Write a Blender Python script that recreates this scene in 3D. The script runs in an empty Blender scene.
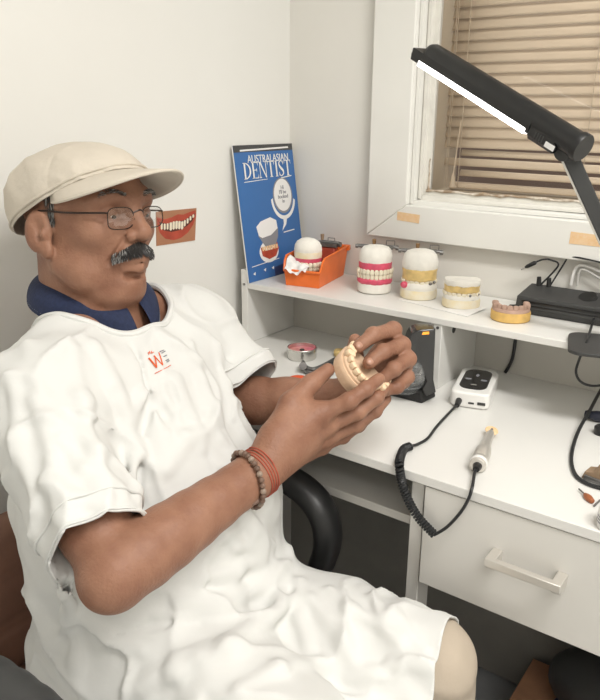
import bpy, bmesh, math, random
import numpy as np
from mathutils import Vector, Matrix, Euler, Quaternion
random.seed(7)
PI = math.pi
SC = bpy.context.scene
COL = SC.collection

# ------------------------------------------------------------------ camera frame
CF = 722.287
CC = np.array([1.0415, -1.3785, 1.2643])
FW = np.array([-0.55811948, 0.76623175, -0.31842039])
RT = np.array([0.80695572, 0.59057375, 0.00671642])
UP = np.array([-0.19319705, 0.25320259, 0.94792581])

def at(px, py, d):
    """world point seen at photo pixel (px,py) and distance d along the view"""
    return Vector(CC + d * (FW + RT * (px - 300) / CF - UP * (py - 350) / CF))

def on(px, py, axis, val):
    d = FW * CF + RT * (px - 300) - UP * (py - 350)
    i = 'xyz'.index(axis)
    return Vector(CC + d * ((val - CC[i]) / d[i]))

# ------------------------------------------------------------------ materials
def mat(name, col, rough=.5, metal=0, noise=0, nscale=20, bump=0, bscale=60, spec=.5, trans=0, ior=1.45,
        emit=None, estr=0, alpha=1, sss=0, col2=None, thresh=None, coat=0):
    m = bpy.data.materials.new(name); m.use_nodes = True
    nt = m.node_tree; b = nt.nodes['Principled BSDF']
    I = b.inputs
    I['Base Color'].default_value = (*col, 1); I['Roughness'].default_value = rough
    I['Metallic'].default_value = metal; I['Specular IOR Level'].default_value = spec
    I['Transmission Weight'].default_value = trans; I['IOR'].default_value = ior
    I['Alpha'].default_value = alpha; I['Coat Weight'].default_value = coat
    if sss:
        I['Subsurface Weight'].default_value = sss
        I['Subsurface Radius'].default_value = (.012, .005, .003)
        I['Subsurface Scale'].default_value = .5
    if emit: I['Emission Color'].default_value = (*emit, 1); I['Emission Strength'].default_value = estr
    tc = nt.nodes.new('ShaderNodeTexCoord')
    if noise or col2:
        n = nt.nodes.new('ShaderNodeTexNoise'); n.inputs['Scale'].default_value = nscale; n.inputs['Detail'].default_value = 4
        nt.links.new(tc.outputs['Object'], n.inputs['Vector'])
        r = nt.nodes.new('ShaderNodeValToRGB')
        a, c = thresh or (.3, .7)
        r.color_ramp.elements[0].position = a; r.color_ramp.elements[1].position = c
        c2 = col2 or tuple(max(0, v * (1 - noise)) for v in col)
        r.color_ramp.elements[0].color = (*c2, 1); r.color_ramp.elements[1].color = (*col, 1)
        nt.links.new(n.outputs['Fac'], r.inputs['Fac']); nt.links.new(r.outputs['Color'], I['Base Color'])
    if bump:
        n = nt.nodes.new('ShaderNodeTexNoise'); n.inputs['Scale'].default_value = bscale; n.inputs['Detail'].default_value = 5
        nt.links.new(tc.outputs['Object'], n.inputs['Vector'])
        bp = nt.nodes.new('ShaderNodeBump'); bp.inputs['Strength'].default_value = bump; bp.inputs['Distance'].default_value = .002
        nt.links.new(n.outputs['Fac'], bp.inputs['Height']); nt.links.new(bp.outputs['Normal'], I['Normal'])
    return m

M = {}
M['wall'] = mat('wall_paint', (.79, .78, .74), .6, noise=.03, nscale=3, bump=.15, bscale=40)
M['wallb'] = mat('back_wall_paint', (.77, .75, .70), .6, noise=.04, nscale=4, bump=.15, bscale=40)
M['trim'] = mat('gloss_trim_paint', (.81, .80, .755), .35, noise=.04, nscale=6, bump=.1, bscale=30)
M['sash'] = mat('worn_sash_paint', (.78, .76, .70), .4, noise=.1, nscale=25, bump=.2)
M['putty'] = mat('brown_stained_putty', (.34, .25, .17), .8, col2=(.70, .64, .55), nscale=55, thresh=(.35, .6))
M['reveal'] = mat('beige_reveal', (.62, .54, .42), .6, noise=.06)
M['floor'] = mat('grey_vinyl_floor', (.50, .52, .54), .45, noise=.12, nscale=14)
M['ceil'] = mat('ceiling_paint', (.82, .81, .78), .8)
M['lam'] = mat('white_laminate', (.77, .76, .725), .32, noise=.02, nscale=6)
M['lamg'] = mat('white_laminate_edge', (.71, .69, .645), .35, noise=.02, nscale=6)
M['backp'] = mat('grey_back_panel', (.60, .58, .53), .5, noise=.03)
M['chrome'] = mat('brushed_metal', (.72, .71, .68), .25, metal=1, noise=.1, nscale=80)
M['steel'] = mat('dull_steel', (.26, .255, .25), .4, metal=.8, noise=.25, nscale=120)
M['handlem'] = mat('satin_nickel', (.68, .65, .60), .35, metal=.6)
M['blk'] = mat('black_plastic', (.018, .018, .018), .38, noise=.2)
M['blkm'] = mat('matte_black_plastic', (.05, .05, .049), .5, noise=.15, bump=.05)
M['blkg'] = mat('glossy_black_plastic', (.012, .012, .013), .15, coat=.6)
M['cable'] = mat('black_cable', (.02, .021, .022), .4)
M['white'] = mat('white_plastic', (.85, .84, .81), .3)
M['orange'] = mat('orange_plastic', (.86, .185, .035), .35, noise=.12, nscale=30)
M['plaster'] = mat('white_plaster', (.85, .82, .75), .8, noise=.1, nscale=60, bump=.3, bscale=150)
M['plastery'] = mat('cream_plaster', (.80, .68, .42), .7, col2=(.85, .80, .68), nscale=45, bump=.3, bscale=150)
M['yellowst'] = mat('golden_yellow_stone', (.78, .50, .16), .6, noise=.2, nscale=60, bump=.3, bscale=150)
M['pinkwax'] = mat('pink_denture_wax', (.72, .10, .17), .3, noise=.25, nscale=70, bump=.2, bscale=120)
M['redwax'] = mat('red_wax', (.50, .085, .05), .4, noise=.2, nscale=60)
M['ywax'] = mat('yellow_wax', (.80, .58, .24), .4, noise=.25, nscale=90, bump=.4, bscale=120)
M['tooth'] = mat('ivory_teeth', (.83, .76, .60), .25, noise=.06, nscale=100)
M['pinkstone'] = mat('dusty_pink_stone', (.56, .37, .29), .6, noise=.15, nscale=80, bump=.3, bscale=200)
M['caststone'] = mat('tan_dental_stone', (.74, .52, .35), .65, noise=.1, nscale=90, bump=.35, bscale=180)
M['paper'] = mat('white_paper', (.82, .81, .79), .6, bump=.1, bscale=20)
M['tape'] = mat('faded_orange_tape', (.80, .52, .27), .7, col2=(.82, .60, .38), nscale=140)
M['blue'] = mat('magazine_blue', (.048, .155, .40), .3, noise=.08, nscale=9)
M['navy'] = mat('magazine_navy', (.03, .05, .13), .3)
M['darkbar'] = mat('magazine_dark_bar', (.06, .06, .06), .3)
M['lens'] = mat('clear_plastic', (.75, .78, .80), .12, trans=.85, alpha=.55)
M['blind'] = mat('beige_blind_slat', (.74, .61, .46), .5, noise=.05, nscale=12)
M['brick'] = None
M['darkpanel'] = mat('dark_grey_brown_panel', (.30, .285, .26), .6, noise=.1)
M['cardb'] = mat('brown_cardboard', (.58, .30, .17), .7, noise=.2, nscale=25)
M['navyplastic'] = mat('dark_blue_plastic', (.035, .05, .12), .4)
M['wood'] = mat('tan_brown_wood', (.36, .25, .16), .55, noise=.3, nscale=60)
M['bulb'] = mat('lamp_diffuser', (.9, .9, .9), .4, emit=(1, .985, .93), estr=6)
M['led'] = mat('orange_light', (.9, .35, .03), .4, emit=(1, .3, .02), estr=.5)
M['darkgrey'] = mat('dark_grey_fabric', (.14, .138, .13), .8, noise=.2, nscale=40, bump=.2)
M['tanleather'] = mat('brown_leatherette', (.24, .125, .085), .5, noise=.15, nscale=12, bump=.15)
M['print'] = mat('grey_print', (.25, .25, .27), .6)
M['lip'] = mat('printed_lip_red', (.50, .085, .05), .35, noise=.3, nscale=50)
M['pskin'] = mat('printed_skin', (.42, .20, .11), .4, noise=.12, nscale=30)
M['pdark'] = mat('printed_dark_mouth', (.10, .03, .02), .5)

def brick_mat():
    m = bpy.data.materials.new('dim_brown_brick'); m.use_nodes = True; nt = m.node_tree
    b = nt.nodes['Principled BSDF']; t = nt.nodes.new('ShaderNodeTexBrick'); tc = nt.nodes.new('ShaderNodeTexCoord')
    nt.links.new(tc.outputs['Object'], t.inputs['Vector']); t.inputs['Scale'].default_value = 5
    t.inputs['Color1'].default_value = (.36, .16, .10, 1); t.inputs['Color2'].default_value = (.26, .15, .12, 1)
    t.inputs['Mortar'].default_value = (.26, .18, .13, 1)
    nt.links.new(t.outputs['Color'], b.inputs['Base Color']); b.inputs['Roughness'].default_value = .9
    return m
M['brick'] = brick_mat()
def glass_mat():
    m = bpy.data.materials.new('window_glass'); m.use_nodes = True; nt = m.node_tree
    for n in list(nt.nodes):
        if n.type != 'OUTPUT_MATERIAL': nt.nodes.remove(n)
    out = nt.nodes['Material Output']
    tr = nt.nodes.new('ShaderNodeBsdfTransparent'); gl = nt.nodes.new('ShaderNodeBsdfGlossy'); mx = nt.nodes.new('ShaderNodeMixShader')
    fr = nt.nodes.new('ShaderNodeFresnel'); fr.inputs['IOR'].default_value = 1.18
    tr.inputs['Color'].default_value = (1, 1, 1, 1); gl.inputs['Roughness'].default_value = .03
    nt.links.new(fr.outputs[0], mx.inputs[0]); nt.links.new(tr.outputs[0], mx.inputs[1]); nt.links.new(gl.outputs[0], mx.inputs[2])
    nt.links.new(mx.outputs[0], out.inputs['Surface'])
    return m
M['glass'] = glass_mat()

# ------------------------------------------------------------------ mesh builder
def rotm(rot): return Euler(rot).to_matrix() if rot is not None else Matrix.Identity(3)
def frame(d):
    d = Vector(d).normalized(); a = Vector((0, 0, 1)) if abs(d.z) < .95 else Vector((1, 0, 0))
    u = d.cross(a).normalized(); return u, d.cross(u).normalized()
def catmull(pts, n=8, closed=False):
    P = [Vector(p) for p in pts]; out = []; L = len(P)
    rng = range(L) if closed else range(L - 1)
    for i in rng:
        if closed: a, b, c, d = P[(i-1) % L], P[i], P[(i+1) % L], P[(i+2) % L]
        else: a, b, c, d = P[max(i-1, 0)], P[i], P[i+1], P[min(i+2, L-1)]
        for k in range(n):
            t = k / n
            out.append(.5 * ((2*b) + (c-a)*t + (2*a-5*b+4*c-d)*t*t + (3*b-a-3*c+d)*t**3))
    if not closed: out.append(P[-1])
    return out

class MB:
    def __init__(s): s.v = []; s.f = []; s.mi = []; s.cur = 0; s.T = Matrix.Identity(4)
    def add(s, vs, fs):
        o = len(s.v); s.v += [s.T @ Vector(v) for v in vs]; s.f += [[i+o for i in f] for f in fs]; s.mi += [s.cur]*len(fs); return s
    def box(s, c, size, rot=None):
        R = rotm(rot) if not isinstance(rot, Matrix) else rot; c = Vector(c); h = Vector(size)/2
        vs = [c + R @ Vector((x*h.x, y*h.y, z*h.z)) for x in (-1, 1) for y in (-1, 1) for z in (-1, 1)]
        return s.add(vs, [[0,1,3,2],[4,6,7,5],[0,4,5,1],[2,3,7,6],[0,2,6,4],[1,5,7,3]])
    def bb(s, a, b):
        a = Vector(a); b = Vector(b); return s.box((a+b)/2, [abs(x) for x in (b-a)])
    def tube(s, pts, r, seg=10, closed=False, caps=True):
        pts = [Vector(p) for p in pts]; n = len(pts); rs = r if isinstance(r, (list, tuple)) else [r]*n
        vs = []; u = None
        for i, p in enumerate(pts):
            if closed: d = pts[(i+1) % n] - pts[i-1]
            else: d = pts[min(i+1, n-1)] - pts[max(i-1, 0)]
            d = d.normalized()
            if u is None: u, w = frame(d)
            u = (u - d*u.dot(d)).normalized(); w = d.cross(u)
            for k in range(seg):
                a = 2*PI*k/seg; vs.append(p + (u*math.cos(a) + w*math.sin(a))*rs[i])
        fs = []
        for i in range(n if closed else n-1):
            j = (i+1) % n
            for k in range(seg): fs.append([i*seg+k, i*seg+(k+1) % seg, j*seg+(k+1) % seg, j*seg+k])
        if caps and not closed: fs.append(list(range(seg))[::-1]); fs.append([(n-1)*seg+k for k in range(seg)])
        return s.add(vs, fs)
    def cyl(s, a, b, r0, r1=None, seg=24): return s.tube([a, b], [r0, r0 if r1 is None else r1], seg)
    def lathe(s, prof, c=(0,0,0), axis=(0,0,1), seg=32, sx=1, sy=1, arc=None):
        ax = Vector(axis).normalized(); q = Vector((0,0,1)).rotation_difference(ax); c = Vector(c); vs = []; fs = []; n = len(prof)
        for k in range(seg):
            a = 2*PI*k/seg
            for r, z in prof: vs.append(c + q @ Vector((r*math.cos(a)*sx, r*math.sin(a)*sy, z)))
        for k in range(seg):
            j = (k+1) % seg
            for i in range(n-1): fs.append([k*n+i, j*n+i, j*n+i+1, k*n+i+1])
        if prof[0][0] > 1e-6: fs.append([k*n for k in range(seg)][::-1])
        if prof[-1][0] > 1e-6: fs.append([k*n+n-1 for k in range(seg)])
        return s.add(vs, fs)
    def ell(s, c, r, rot=None, seg=16, rings=10, zmin=-1):
        R = rotm(rot) if not isinstance(rot, Matrix) else rot; c = Vector(c); vs = []; fs = []
        for i in range(rings+1):
            th = -PI/2 + PI*i/rings; z = max(math.sin(th), zmin); cr = math.cos(th) if z > zmin or True else 0
            for k in range(seg):
                a = 2*PI*k/seg; vs.append(c + R @ Vector((math.cos(a)*cr*r[0], math.sin(a)*cr*r[1], z*r[2])))
        for i in range(rings):
            for k in range(seg): fs.append([i*seg+k, i*seg+(k+1) % seg, (i+1)*seg+(k+1) % seg, (i+1)*seg+k])
        return s.add(vs, fs)
    def prism(s, pts, z0, z1, fn=None):
        """extrude closed 2D outline from z0 to z1; fn maps (x,y,z)->world"""
        fn = fn or (lambda x, y, z: Vector((x, y, z))); n = len(pts)
        vs = [fn(x, y, z0) for x, y in pts] + [fn(x, y, z1) for x, y in pts]
        fs = [[i, (i+1) % n, n+(i+1) % n, n+i] for i in range(n)] + [list(range(n))[::-1], list(range(n, 2*n))]
        return s.add(vs, fs)
    def grid(s, nu, nv, fn, thick=0):
        vs = [Vector(fn(i/(nu-1), j/(nv-1))) for i in range(nu) for j in range(nv)]
        fs = [[i*nv+j, (i+1)*nv+j, (i+1)*nv+j+1, i*nv+j+1] for i in range(nu-1) for j in range(nv-1)]
        return s.add(vs, fs)
    def build(s, name, m, parent=None, bevel=0, smooth=True, sub=0, solid=0, seg=2, ang=35, base=None):
        me = bpy.data.meshes.new(name)
        org = Vector(base) if base is not None else Vector((0,0,0))
        me.from_pydata([tuple(v-org) for v in s.v], [], s.f)
        bm = bmesh.new(); bm.from_mesh(me); bmesh.ops.remove_doubles(bm, verts=bm.verts, dist=1e-6)
        bmesh.ops.dissolve_degenerate(bm, edges=bm.edges, dist=1e-6)
        bmesh.ops.recalc_face_normals(bm, faces=bm.faces); bm.to_mesh(me); bm.free()
        ms = m if isinstance(m, (list, tuple)) else [m]
        for x in ms: me.materials.append(M[x] if isinstance(x, str) else x)
        o = bpy.data.objects.new(name, me); COL.objects.link(o); o.location = org
        if parent is not None:
            o.parent = parent; o.matrix_parent_inverse = pinv(parent)
        if smooth:
            for p in me.polygons: p.use_smooth = True
            try: me.set_sharp_from_angle(angle=math.radians(ang))
            except Exception: pass
        if solid:
            md = o.modifiers.new('solid', 'SOLIDIFY'); md.thickness = solid; md.offset = 0
        if bevel:
            md = o.modifiers.new('bevel', 'BEVEL'); md.width = bevel; md.segments = seg; md.limit_method = 'ANGLE'; md.harden_normals = False
        if sub:
            md = o.modifiers.new('sub', 'SUBSURF'); md.levels = sub; md.render_levels = sub
        return o
def world_of(o):
    mtx = Matrix.LocRotScale(o.location, o.rotation_euler, o.scale)
    if o.parent: mtx = world_of(o.parent) @ o.matrix_parent_inverse @ mtx
    return mtx
def pinv(o): return world_of(o).inverted()
def tag(o, label, cat=None, group=None, kind=None):
    o['label'] = label
    if cat: o['category'] = cat
    if group: o['group'] = group
    if kind: o['kind'] = kind
    return o
def thing(name, label, cat, loc=(0,0,0), rz=0, group=None):
    o = bpy.data.objects.new(name, None); COL.objects.link(o); o.location = loc; o.rotation_euler = (0, 0, rz); o.empty_display_size = .05
    return tag(o, label, cat, group)
def struct(o): o['kind'] = 'structure'; return o
def dup(o, parent=None):
    c = o.copy(); COL.objects.link(c)
    if parent is not None: c.parent = parent
    for ch in [x for x in bpy.data.objects if x.parent == o]: dup(ch, c)
    return c
def text(name, s, m, parent, origin, ux, uy, size, depth=.0004, align='LEFT', sx=1, bold=0):
    cu = bpy.data.curves.new(name, 'FONT'); cu.body = s; cu.size = size; cu.extrude = depth; cu.align_x = align; cu.offset = bold
    o = bpy.data.objects.new(name, cu); COL.objects.link(o)
    ux = Vector(ux).normalized(); uy = Vector(uy).normalized(); uz = ux.cross(uy)
    bpy.context.view_layer.update()
    me = bpy.data.meshes.new_from_object(o.evaluated_get(bpy.context.evaluated_depsgraph_get()))
    bpy.data.objects.remove(o); bpy.data.curves.remove(cu)
    me.transform(Matrix.Diagonal((sx, 1, 1, 1)))
    R = Matrix((ux, uy, uz)).transposed().to_4x4(); me.transform(Matrix.Translation(Vector(origin)) @ R)
    me.materials.clear(); me.materials.append(M[m])
    o = bpy.data.objects.new(name, me); COL.objects.link(o)
    if parent is not None: o.parent = parent; o.matrix_parent_inverse = pinv(parent)
    return o

# ------------------------------------------------------------------ camera
cam = bpy.data.cameras.new('camera'); co = bpy.data.objects.new('camera', cam); COL.objects.link(co)
cam.sensor_fit = 'VERTICAL'; cam.sensor_height = 24; cam.lens = CF * 24 / 700; cam.clip_start = .02
Rm = Matrix((RT, UP, -FW)).transposed(); co.matrix_world = Matrix.Translation(Vector(CC)) @ Rm.to_4x4()
SC.camera = co
SC.view_settings.view_transform = 'Standard'; SC.view_settings.look = 'None'; SC.view_settings.gamma = 1
SC.view_settings.use_curve_mapping = False; SC.view_settings.exposure = .30

# ------------------------------------------------------------------ room
WL, WB = -.03, .045            # left wall x, back wall y
RX, RY, RZ = 3.0, -2.7, 2.45
WT = .2
def S_(name, mb, m, **k): return struct(mb.build(name, m, **k))
S_('floor', MB().bb((WL-.1, RY-.1, -.1), (RX+.1, WB+WT, 0)), 'floor')
S_('ceiling', MB().bb((WL-.1, RY-.1, RZ), (RX+.1, WB+WT, RZ+.1)), 'ceil')
S_('wall_left', MB().bb((WL-.1, RY-.1, 0), (WL, WB+WT, RZ)), 'wall')
S_('wall_right', MB().bb((RX, RY-.1, 0), (RX+.1, WB+WT, RZ)), 'wall')
S_('wall_front', MB().bb((WL-.1, RY-.1, 0), (RX+.1, RY, RZ)), 'wall')
WX0, WX1, WZ0, WZ1 = .302, 1.45, 1.068, 1.98      # opening in the back wall
b = MB(); b.bb((WL, WB, 0), (WX0, WB+WT, RZ)); b.bb((WX1, WB, 0), (RX, WB+WT, RZ)); b.bb((WX0, WB, 0), (WX1, WB+WT, WZ0)); b.bb((WX0, WB, WZ1), (WX1, WB+WT, RZ))
S_('wall_back', b, 'wallb')
# skirting
S_('baseboard_back', MB().bb((WL, WB-.014, 0), (RX, WB, .09)), 'trim', bevel=.003)
# window casing: four mitred boards with a sloped outer back edge
cx0, cz0 = .205, .993
OW = WX0 - cx0
def casing_board(p):
    # p: outer a, outer b, inner b, inner a (x,z)
    b = MB(); yf = WB-.026; yb = WB+.004
    vs = [(x, yf, z) for x, z in p] + [(x, yb, z) for x, z in p]
    b.add(vs, [[0,1,2,3],[7,6,5,4],[0,4,5,1],[1,5,6,2],[2,6,7,3],[3,7,4,0]]); return b
X1, Z1 = WX1+OW, WZ1+OW
zi = WZ0
win = struct(bpy.data.objects.new('window_1', None)); COL.objects.link(win); win.location = (.87, WB, 1.5)
casing_board([(cx0, cz0), (cx0, Z1), (WX0, WZ1), (WX0, zi)]).build('window_casing', 'trim', win, bevel=.003)
casing_board([(X1, cz0), (cx0, cz0), (WX0, zi), (WX1, zi)]).build('window_casing', 'trim', win, bevel=.003)
casing_board([(X1, Z1), (X1, cz0), (WX1, zi), (WX1, WZ1)]).build('window_casing', 'trim', win, bevel=.003)
casing_board([(cx0, Z1), (X1, Z1), (WX1, WZ1), (WX0, WZ1)]).build('window_casing', 'trim', win, bevel=.003)
def ring(x0, z0, x1, z1, w, y0, y1, wb=None):
    wb = wb or w
    b = MB(); b.bb((x0, y0, z0), (x0+w, y1, z1)); b.bb((x1-w, y0, z0), (x1, y1, z1)); b.bb((x0+w, y0, z0), (x1-w, y1, z0+wb)); b.bb((x0+w, y0, z1-w), (x1-w, y1, z1)); return b
ring(WX0, WZ0, WX1, WZ1, .009, WB-.012, WB+.09).build('window_bead', 'trim', win, bevel=.0025)
ring(WX0+.009, WZ0+.009, WX1-.009, WZ1-.009, .010, WB+.004, WB+.09).build('window_bead', 'sash', win, bevel=.004)
ring(WX0+.019, WZ0+.019, WX1-.019, WZ1-.019, .012, WB+.017, WB+.03, .010).build('window_sash', 'sash', win, bevel=.002)
gx0, gz0, gx1, gz1 = WX0+.031, WZ0+.028, WX1-.031, WZ1-.031
ring(gx0-.012, gz0-.012, gx1+.012, gz1+.012, .003+.008, WB+.03, WB+.15).build('window_sash', 'reveal', win)
MB().bb((gx0-.004, WB+.022, gz0-.004), (gx1+.004, WB+.026, gz1+.004)).build('window_pane', 'glass', win)
# uneven brown putty line along the foot of the pane
b = MB(); rr = random.Random(3); pts = []
for i in range(60):
    x = gx0 - .006 + i*(gx1-gx0)/59; pts.append((x, WB+.016, gz0+.001+rr.uniform(-.0015, .002)))
b.tube(pts, [rr.uniform(.0016, .0042) for _ in pts], 6)
pts = [(gx0-.002+rr.uniform(-.001, .001), WB+.016, gz0+.003+i*.008) for i in range(9)]
b.tube(pts, [rr.uniform(.001, .003)*(1-i/10) + .0005 for i in range(9)], 6)
b.build('window_putty', 'putty', win)
# brick wall outside, backdrop behind the blind
S_('wall_outside', MB().bb((-.6, 1.0, -.1), (3.2, 1.1, 2.6)), 'brick')
# blinds
bl = thing('venetian_blind', 'beige slatted venetian blind behind the window glass, bottom slats crooked', 'blind', (.88, WB+.09, gz1))
yb = WB+.085; b = MB(); pitch = .0212; n0 = 0; z = 1.196
def slat(b, x0, x1, z, tilt=1.15, dz=0, w=.0255, yo=0, bow=.0):
    N = 8; c, s = math.cos(tilt), math.sin(tilt)
    def f(u, v):
        t = (v-.5)*w; cv = .0022*(1-(2*v-1)**2)
        x = x0 + (x1-x0)*u
        return (x, yb+yo + t*c*1 + cv*-s, z + dz*u + bow*math.sin(PI*u) + t*s*1 + cv*c*.5)
    b.grid(N, 6, f)
while z < gz1+.02:
    slat(b, gx0-.006, gx1+.006, z, 1.12 + rr.uniform(-.03, .03), rr.uniform(-.0015, .0015)); z += pitch
b.build('blind_slats', 'blind', bl, solid=.0006)
b = MB(); slat(b, gx0-.006, gx1, 1.1545, 1.2, -.004, yo=.002, w=.017); b.build('lower_slat', 'blind', bl, solid=.0006)
b = MB(); slat(b, gx0+.036, gx1, 1.174, 1.25, -.006, yo=.004, w=.013); b.build('lower_slat', 'blind', bl, solid=.0006)
b = MB(); slat(b, gx0+.038, gx1, 1.132, 1.2, -.002, yo=.0, w=.014); b.build('lower_slat', 'blind', bl, solid=.0006)
b = MB(); b.bb((gx0+.018, yb-.012, gz0+.004), (gx1, yb+.012, gz0+.016)); b.build('bottom_rail', 'blind', bl, bevel=.003)
b = MB()
for xx in (gx0+.010, gx0+.014, gx0+.040, gx0+.30, gx0+.6): b.tube([(xx, yb-.014, gz0+.006), (xx+.002, yb-.014, gz1)], .0008, 5)
b.build('ladder_cords', mat('cord', (.55, .45, .33), .8), bl)
b = MB(); b.lathe([(.001, .03), (.004, .022), (.0065, .004), (.010, 0), (.004, -.003), (0, -.003)], (gx0+.030, yb-.018, gz0+.006), seg=12); b.tube([(gx0+.030, yb-.018, gz0+.03), (gx0+.038, yb-.016, 1.24)], .0012, 5)
b.build('cord_tassel', 'blind', bl)
b = MB(); b.bb((gx0-.006, yb-.02, gz1-.005), (gx1+.006, yb+.02, gz1+.02)); b.build('head_rail', 'blind', bl)
# orange tape strips on the lower casing
def tape_strip(px, q, lab):
    P = [on(a, c, 'y', WB-.0262) for a, c in q]
    m_ = MB(); P2 = [p + Vector((0, -.0006, 0)) for p in P]; m_.add(P+P2, [[0,1,2,3],[7,6,5,4],[0,4,5,1],[1,5,6,2],[2,6,7,3],[3,7,4,0]])
    o = m_.build('tape_strip', 'tape'); tag(o, lab, 'tape', 'orange tape on the window frame'); return o
tape_strip(0, [(397.5, 211.5), (420, 215), (419, 223.5), (397, 220)], 'small orange tape strip at the lower left corner of the window frame')
tape_strip(0, [(571, 231.5), (606, 236), (606, 247.5), (569, 243.5)], 'longer orange tape strip on the window frame under the lamp arm')
# hooks / nail holes on wall are skipped; one small dark mark
# ------------------------------------------------------------------ teeth photo on the left wall
tp = thing('teeth_photo', 'small printed close-up photo of smiling lips and teeth on left wall', 'picture', (WL, -.36, 1.03))
A_ = on(156, 212, 'x', WL+.001); B_ = on(196.5, 208, 'x', WL+.001); C_ = on(195, 240.3, 'x', WL+.001); D_ = on(156.5, 246, 'x', WL+.001)
# extend to the left behind the glasses
def q4(u, v, e=0):
    p = (A_*(1-u) + B_*u)*(1-v) + (D_*(1-u) + C_*u)*v; return p + Vector((e, 0, 0))
def patch(name, outline, m, e0, e1, par):
    b = MB(); b.prism(outline, e0, e1, lambda x, y, z: q4(x, y, z)); return b.build(name, m, par, smooth=False)
patch('photo_paper', [(0,0),(1,0),(1,1),(0,1)], 'pskin', -.0008, 0.0002, tp)
lipo = [(.02,.16),(.2,.24),(.38,.20),(.52,.13),(.66,.16),(.82,.10),(.97,.06),(.99,.25),(.93,.5),(.80,.72),(.62,.86),(.42,.9),(.22,.82),(.08,.62),(.02,.35)]
patch('lips', lipo, 'lip', .0003, .0006, tp)
mo = [(.06,.30),(.25,.38),(.45,.36),(.7,.33),(.97,.15),(.9,.38),(.76,.52),(.56,.62),(.36,.64),(.16,.56)]
patch('mouth', mo, 'pdark', .0007, .0009, tp)
b = MB()
for i in range(12):
    u = .10 + i*.072; w = .058 if 3 <= i <= 7 else .045
    zt = .34 + .02*math.sin(i) - max(0, i-7)*.035; hb = (.26 if 3 <= i <= 7 else .2) - max(0, i-8)*.03
    b.prism([(u, zt+.02), (u+w*.5, zt), (u+w, zt+.02), (u+w, zt+hb*.85), (u+w*.5, zt+hb), (u, zt+hb*.85)], .0010, .0012, lambda x, y, z: q4(x, y, z))
b.build('teeth', 'tooth', tp, smooth=False)

# ------------------------------------------------------------------ desk
dk = thing('desk', 'long white laminate desk with a drawer and narrow open shelf', 'desk', (.6, -.25, 0))
DX1 = 1.25
MB().bb((-.02, -.5, .7345), (DX1, .025, .75)).build('desktop', 'lam', dk, bevel=.0012)
for f in dk.children: pass
MB().bb((-.002, -.49, 0), (.016, .02, .7345)).build('side_panel', 'lamg', dk, bevel=.001)
MB().bb((.6076, -.492, 0), (.628, -.452, .7345)).build('leg_panel', 'lamg', dk, bevel=.001)
MB().bb((.6076, -.452, .575), (.628, .0, .7345)).build('inner_panel', 'lamg', dk)
MB().bb((DX1-.018, -.492, 0), (DX1, .02, .7345)).build('side_panel', 'lamg', dk, bevel=.001)
MB().bb((.016, -.47, .640), (.6076, .0, .655)).build('under_shelf', 'lamg', dk, bevel=.001)
MB().bb((.016, -.008, .640), (DX1-.018, .004, .7345)).build('back_panel', 'backp', dk)
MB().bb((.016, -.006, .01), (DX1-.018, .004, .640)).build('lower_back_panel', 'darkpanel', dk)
dr = MB().bb((.632, -.498, .5645), (DX1-.02, -.48, .7325)).build('drawer', 'lamg', dk, bevel=.001)
b = MB(); b.bb((.64, -.48, .575), (.652, -.05, .70)); b.bb((DX1-.04, -.48, .575), (DX1-.028, -.05, .70)); b.bb((.64, -.48, .575), (DX1-.03, -.05, .585)); b.build('drawer_box', 'lamg', dr)
hl = on(487, 563, 'y', -.53); hr = on(556, 588, 'y', -.53); hz = (hl.z+hr.z)/2
b = MB(); b.bb((hl.x-.004, -.532, hz-.006), (hr.x+.006, -.522, hz+.006)); b.bb((hl.x-.004, -.524, hz-.013), (hl.x+.010, -.498, hz+.006)); b.bb((hr.x-.008, -.524, hz-.013), (hr.x+.006, -.498, hz+.006))
b.build('handle', 'handlem', dr, bevel=.001)

# ------------------------------------------------------------------ shelf riser on the desk
SZ = .8922
rs = thing('shelf_riser', 'white laminate shelf riser standing along the back of the desk', 'shelf', (.6, -.08, .75))
MB().bb((.018, -.175, .8792), (DX1, .040, SZ)).build('shelf_board', 'lam', rs, bevel=.0012)
MB().bb((0, -.175, .7502), (.018, .0, .921)).build('side_panel', 'lam', rs, bevel=.0012)
MB().bb((.4923-.017, -.173, .7502), (.4923, .0, .8792)).build('divider_panel', 'lam', rs, bevel=.0012)
MB().bb((DX1-.018, -.173, .7502), (DX1, .0, .8792)).build('side_panel', 'lam', rs, bevel=.0012)
MB().bb((.018, -.0005, .7502), (DX1, .006, .8792)).build('back_panel', 'backp', rs)
b = MB(); b.cyl((.009, -.1768, .888), (.009, -.1748, .888), .0028, seg=14); b.build('screw_cap', 'steel', rs)
b = MB(); b.cyl((.484, -.1748, .873), (.484, -.1728, .873), .0028, seg=14); b.build('screw_cap', 'steel', rs)
b = MB(); b.cyl((.4922, -.118, .858), (.4930, -.118, .858), .0075, seg=20); b.build('cable_hole', 'blkm', rs)
b = MB(); b.cyl((.4922, -.06, .868), (.4930, -.06, .868), .0025, seg=12); b.build('screw_cap', 'blkm', rs)
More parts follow.
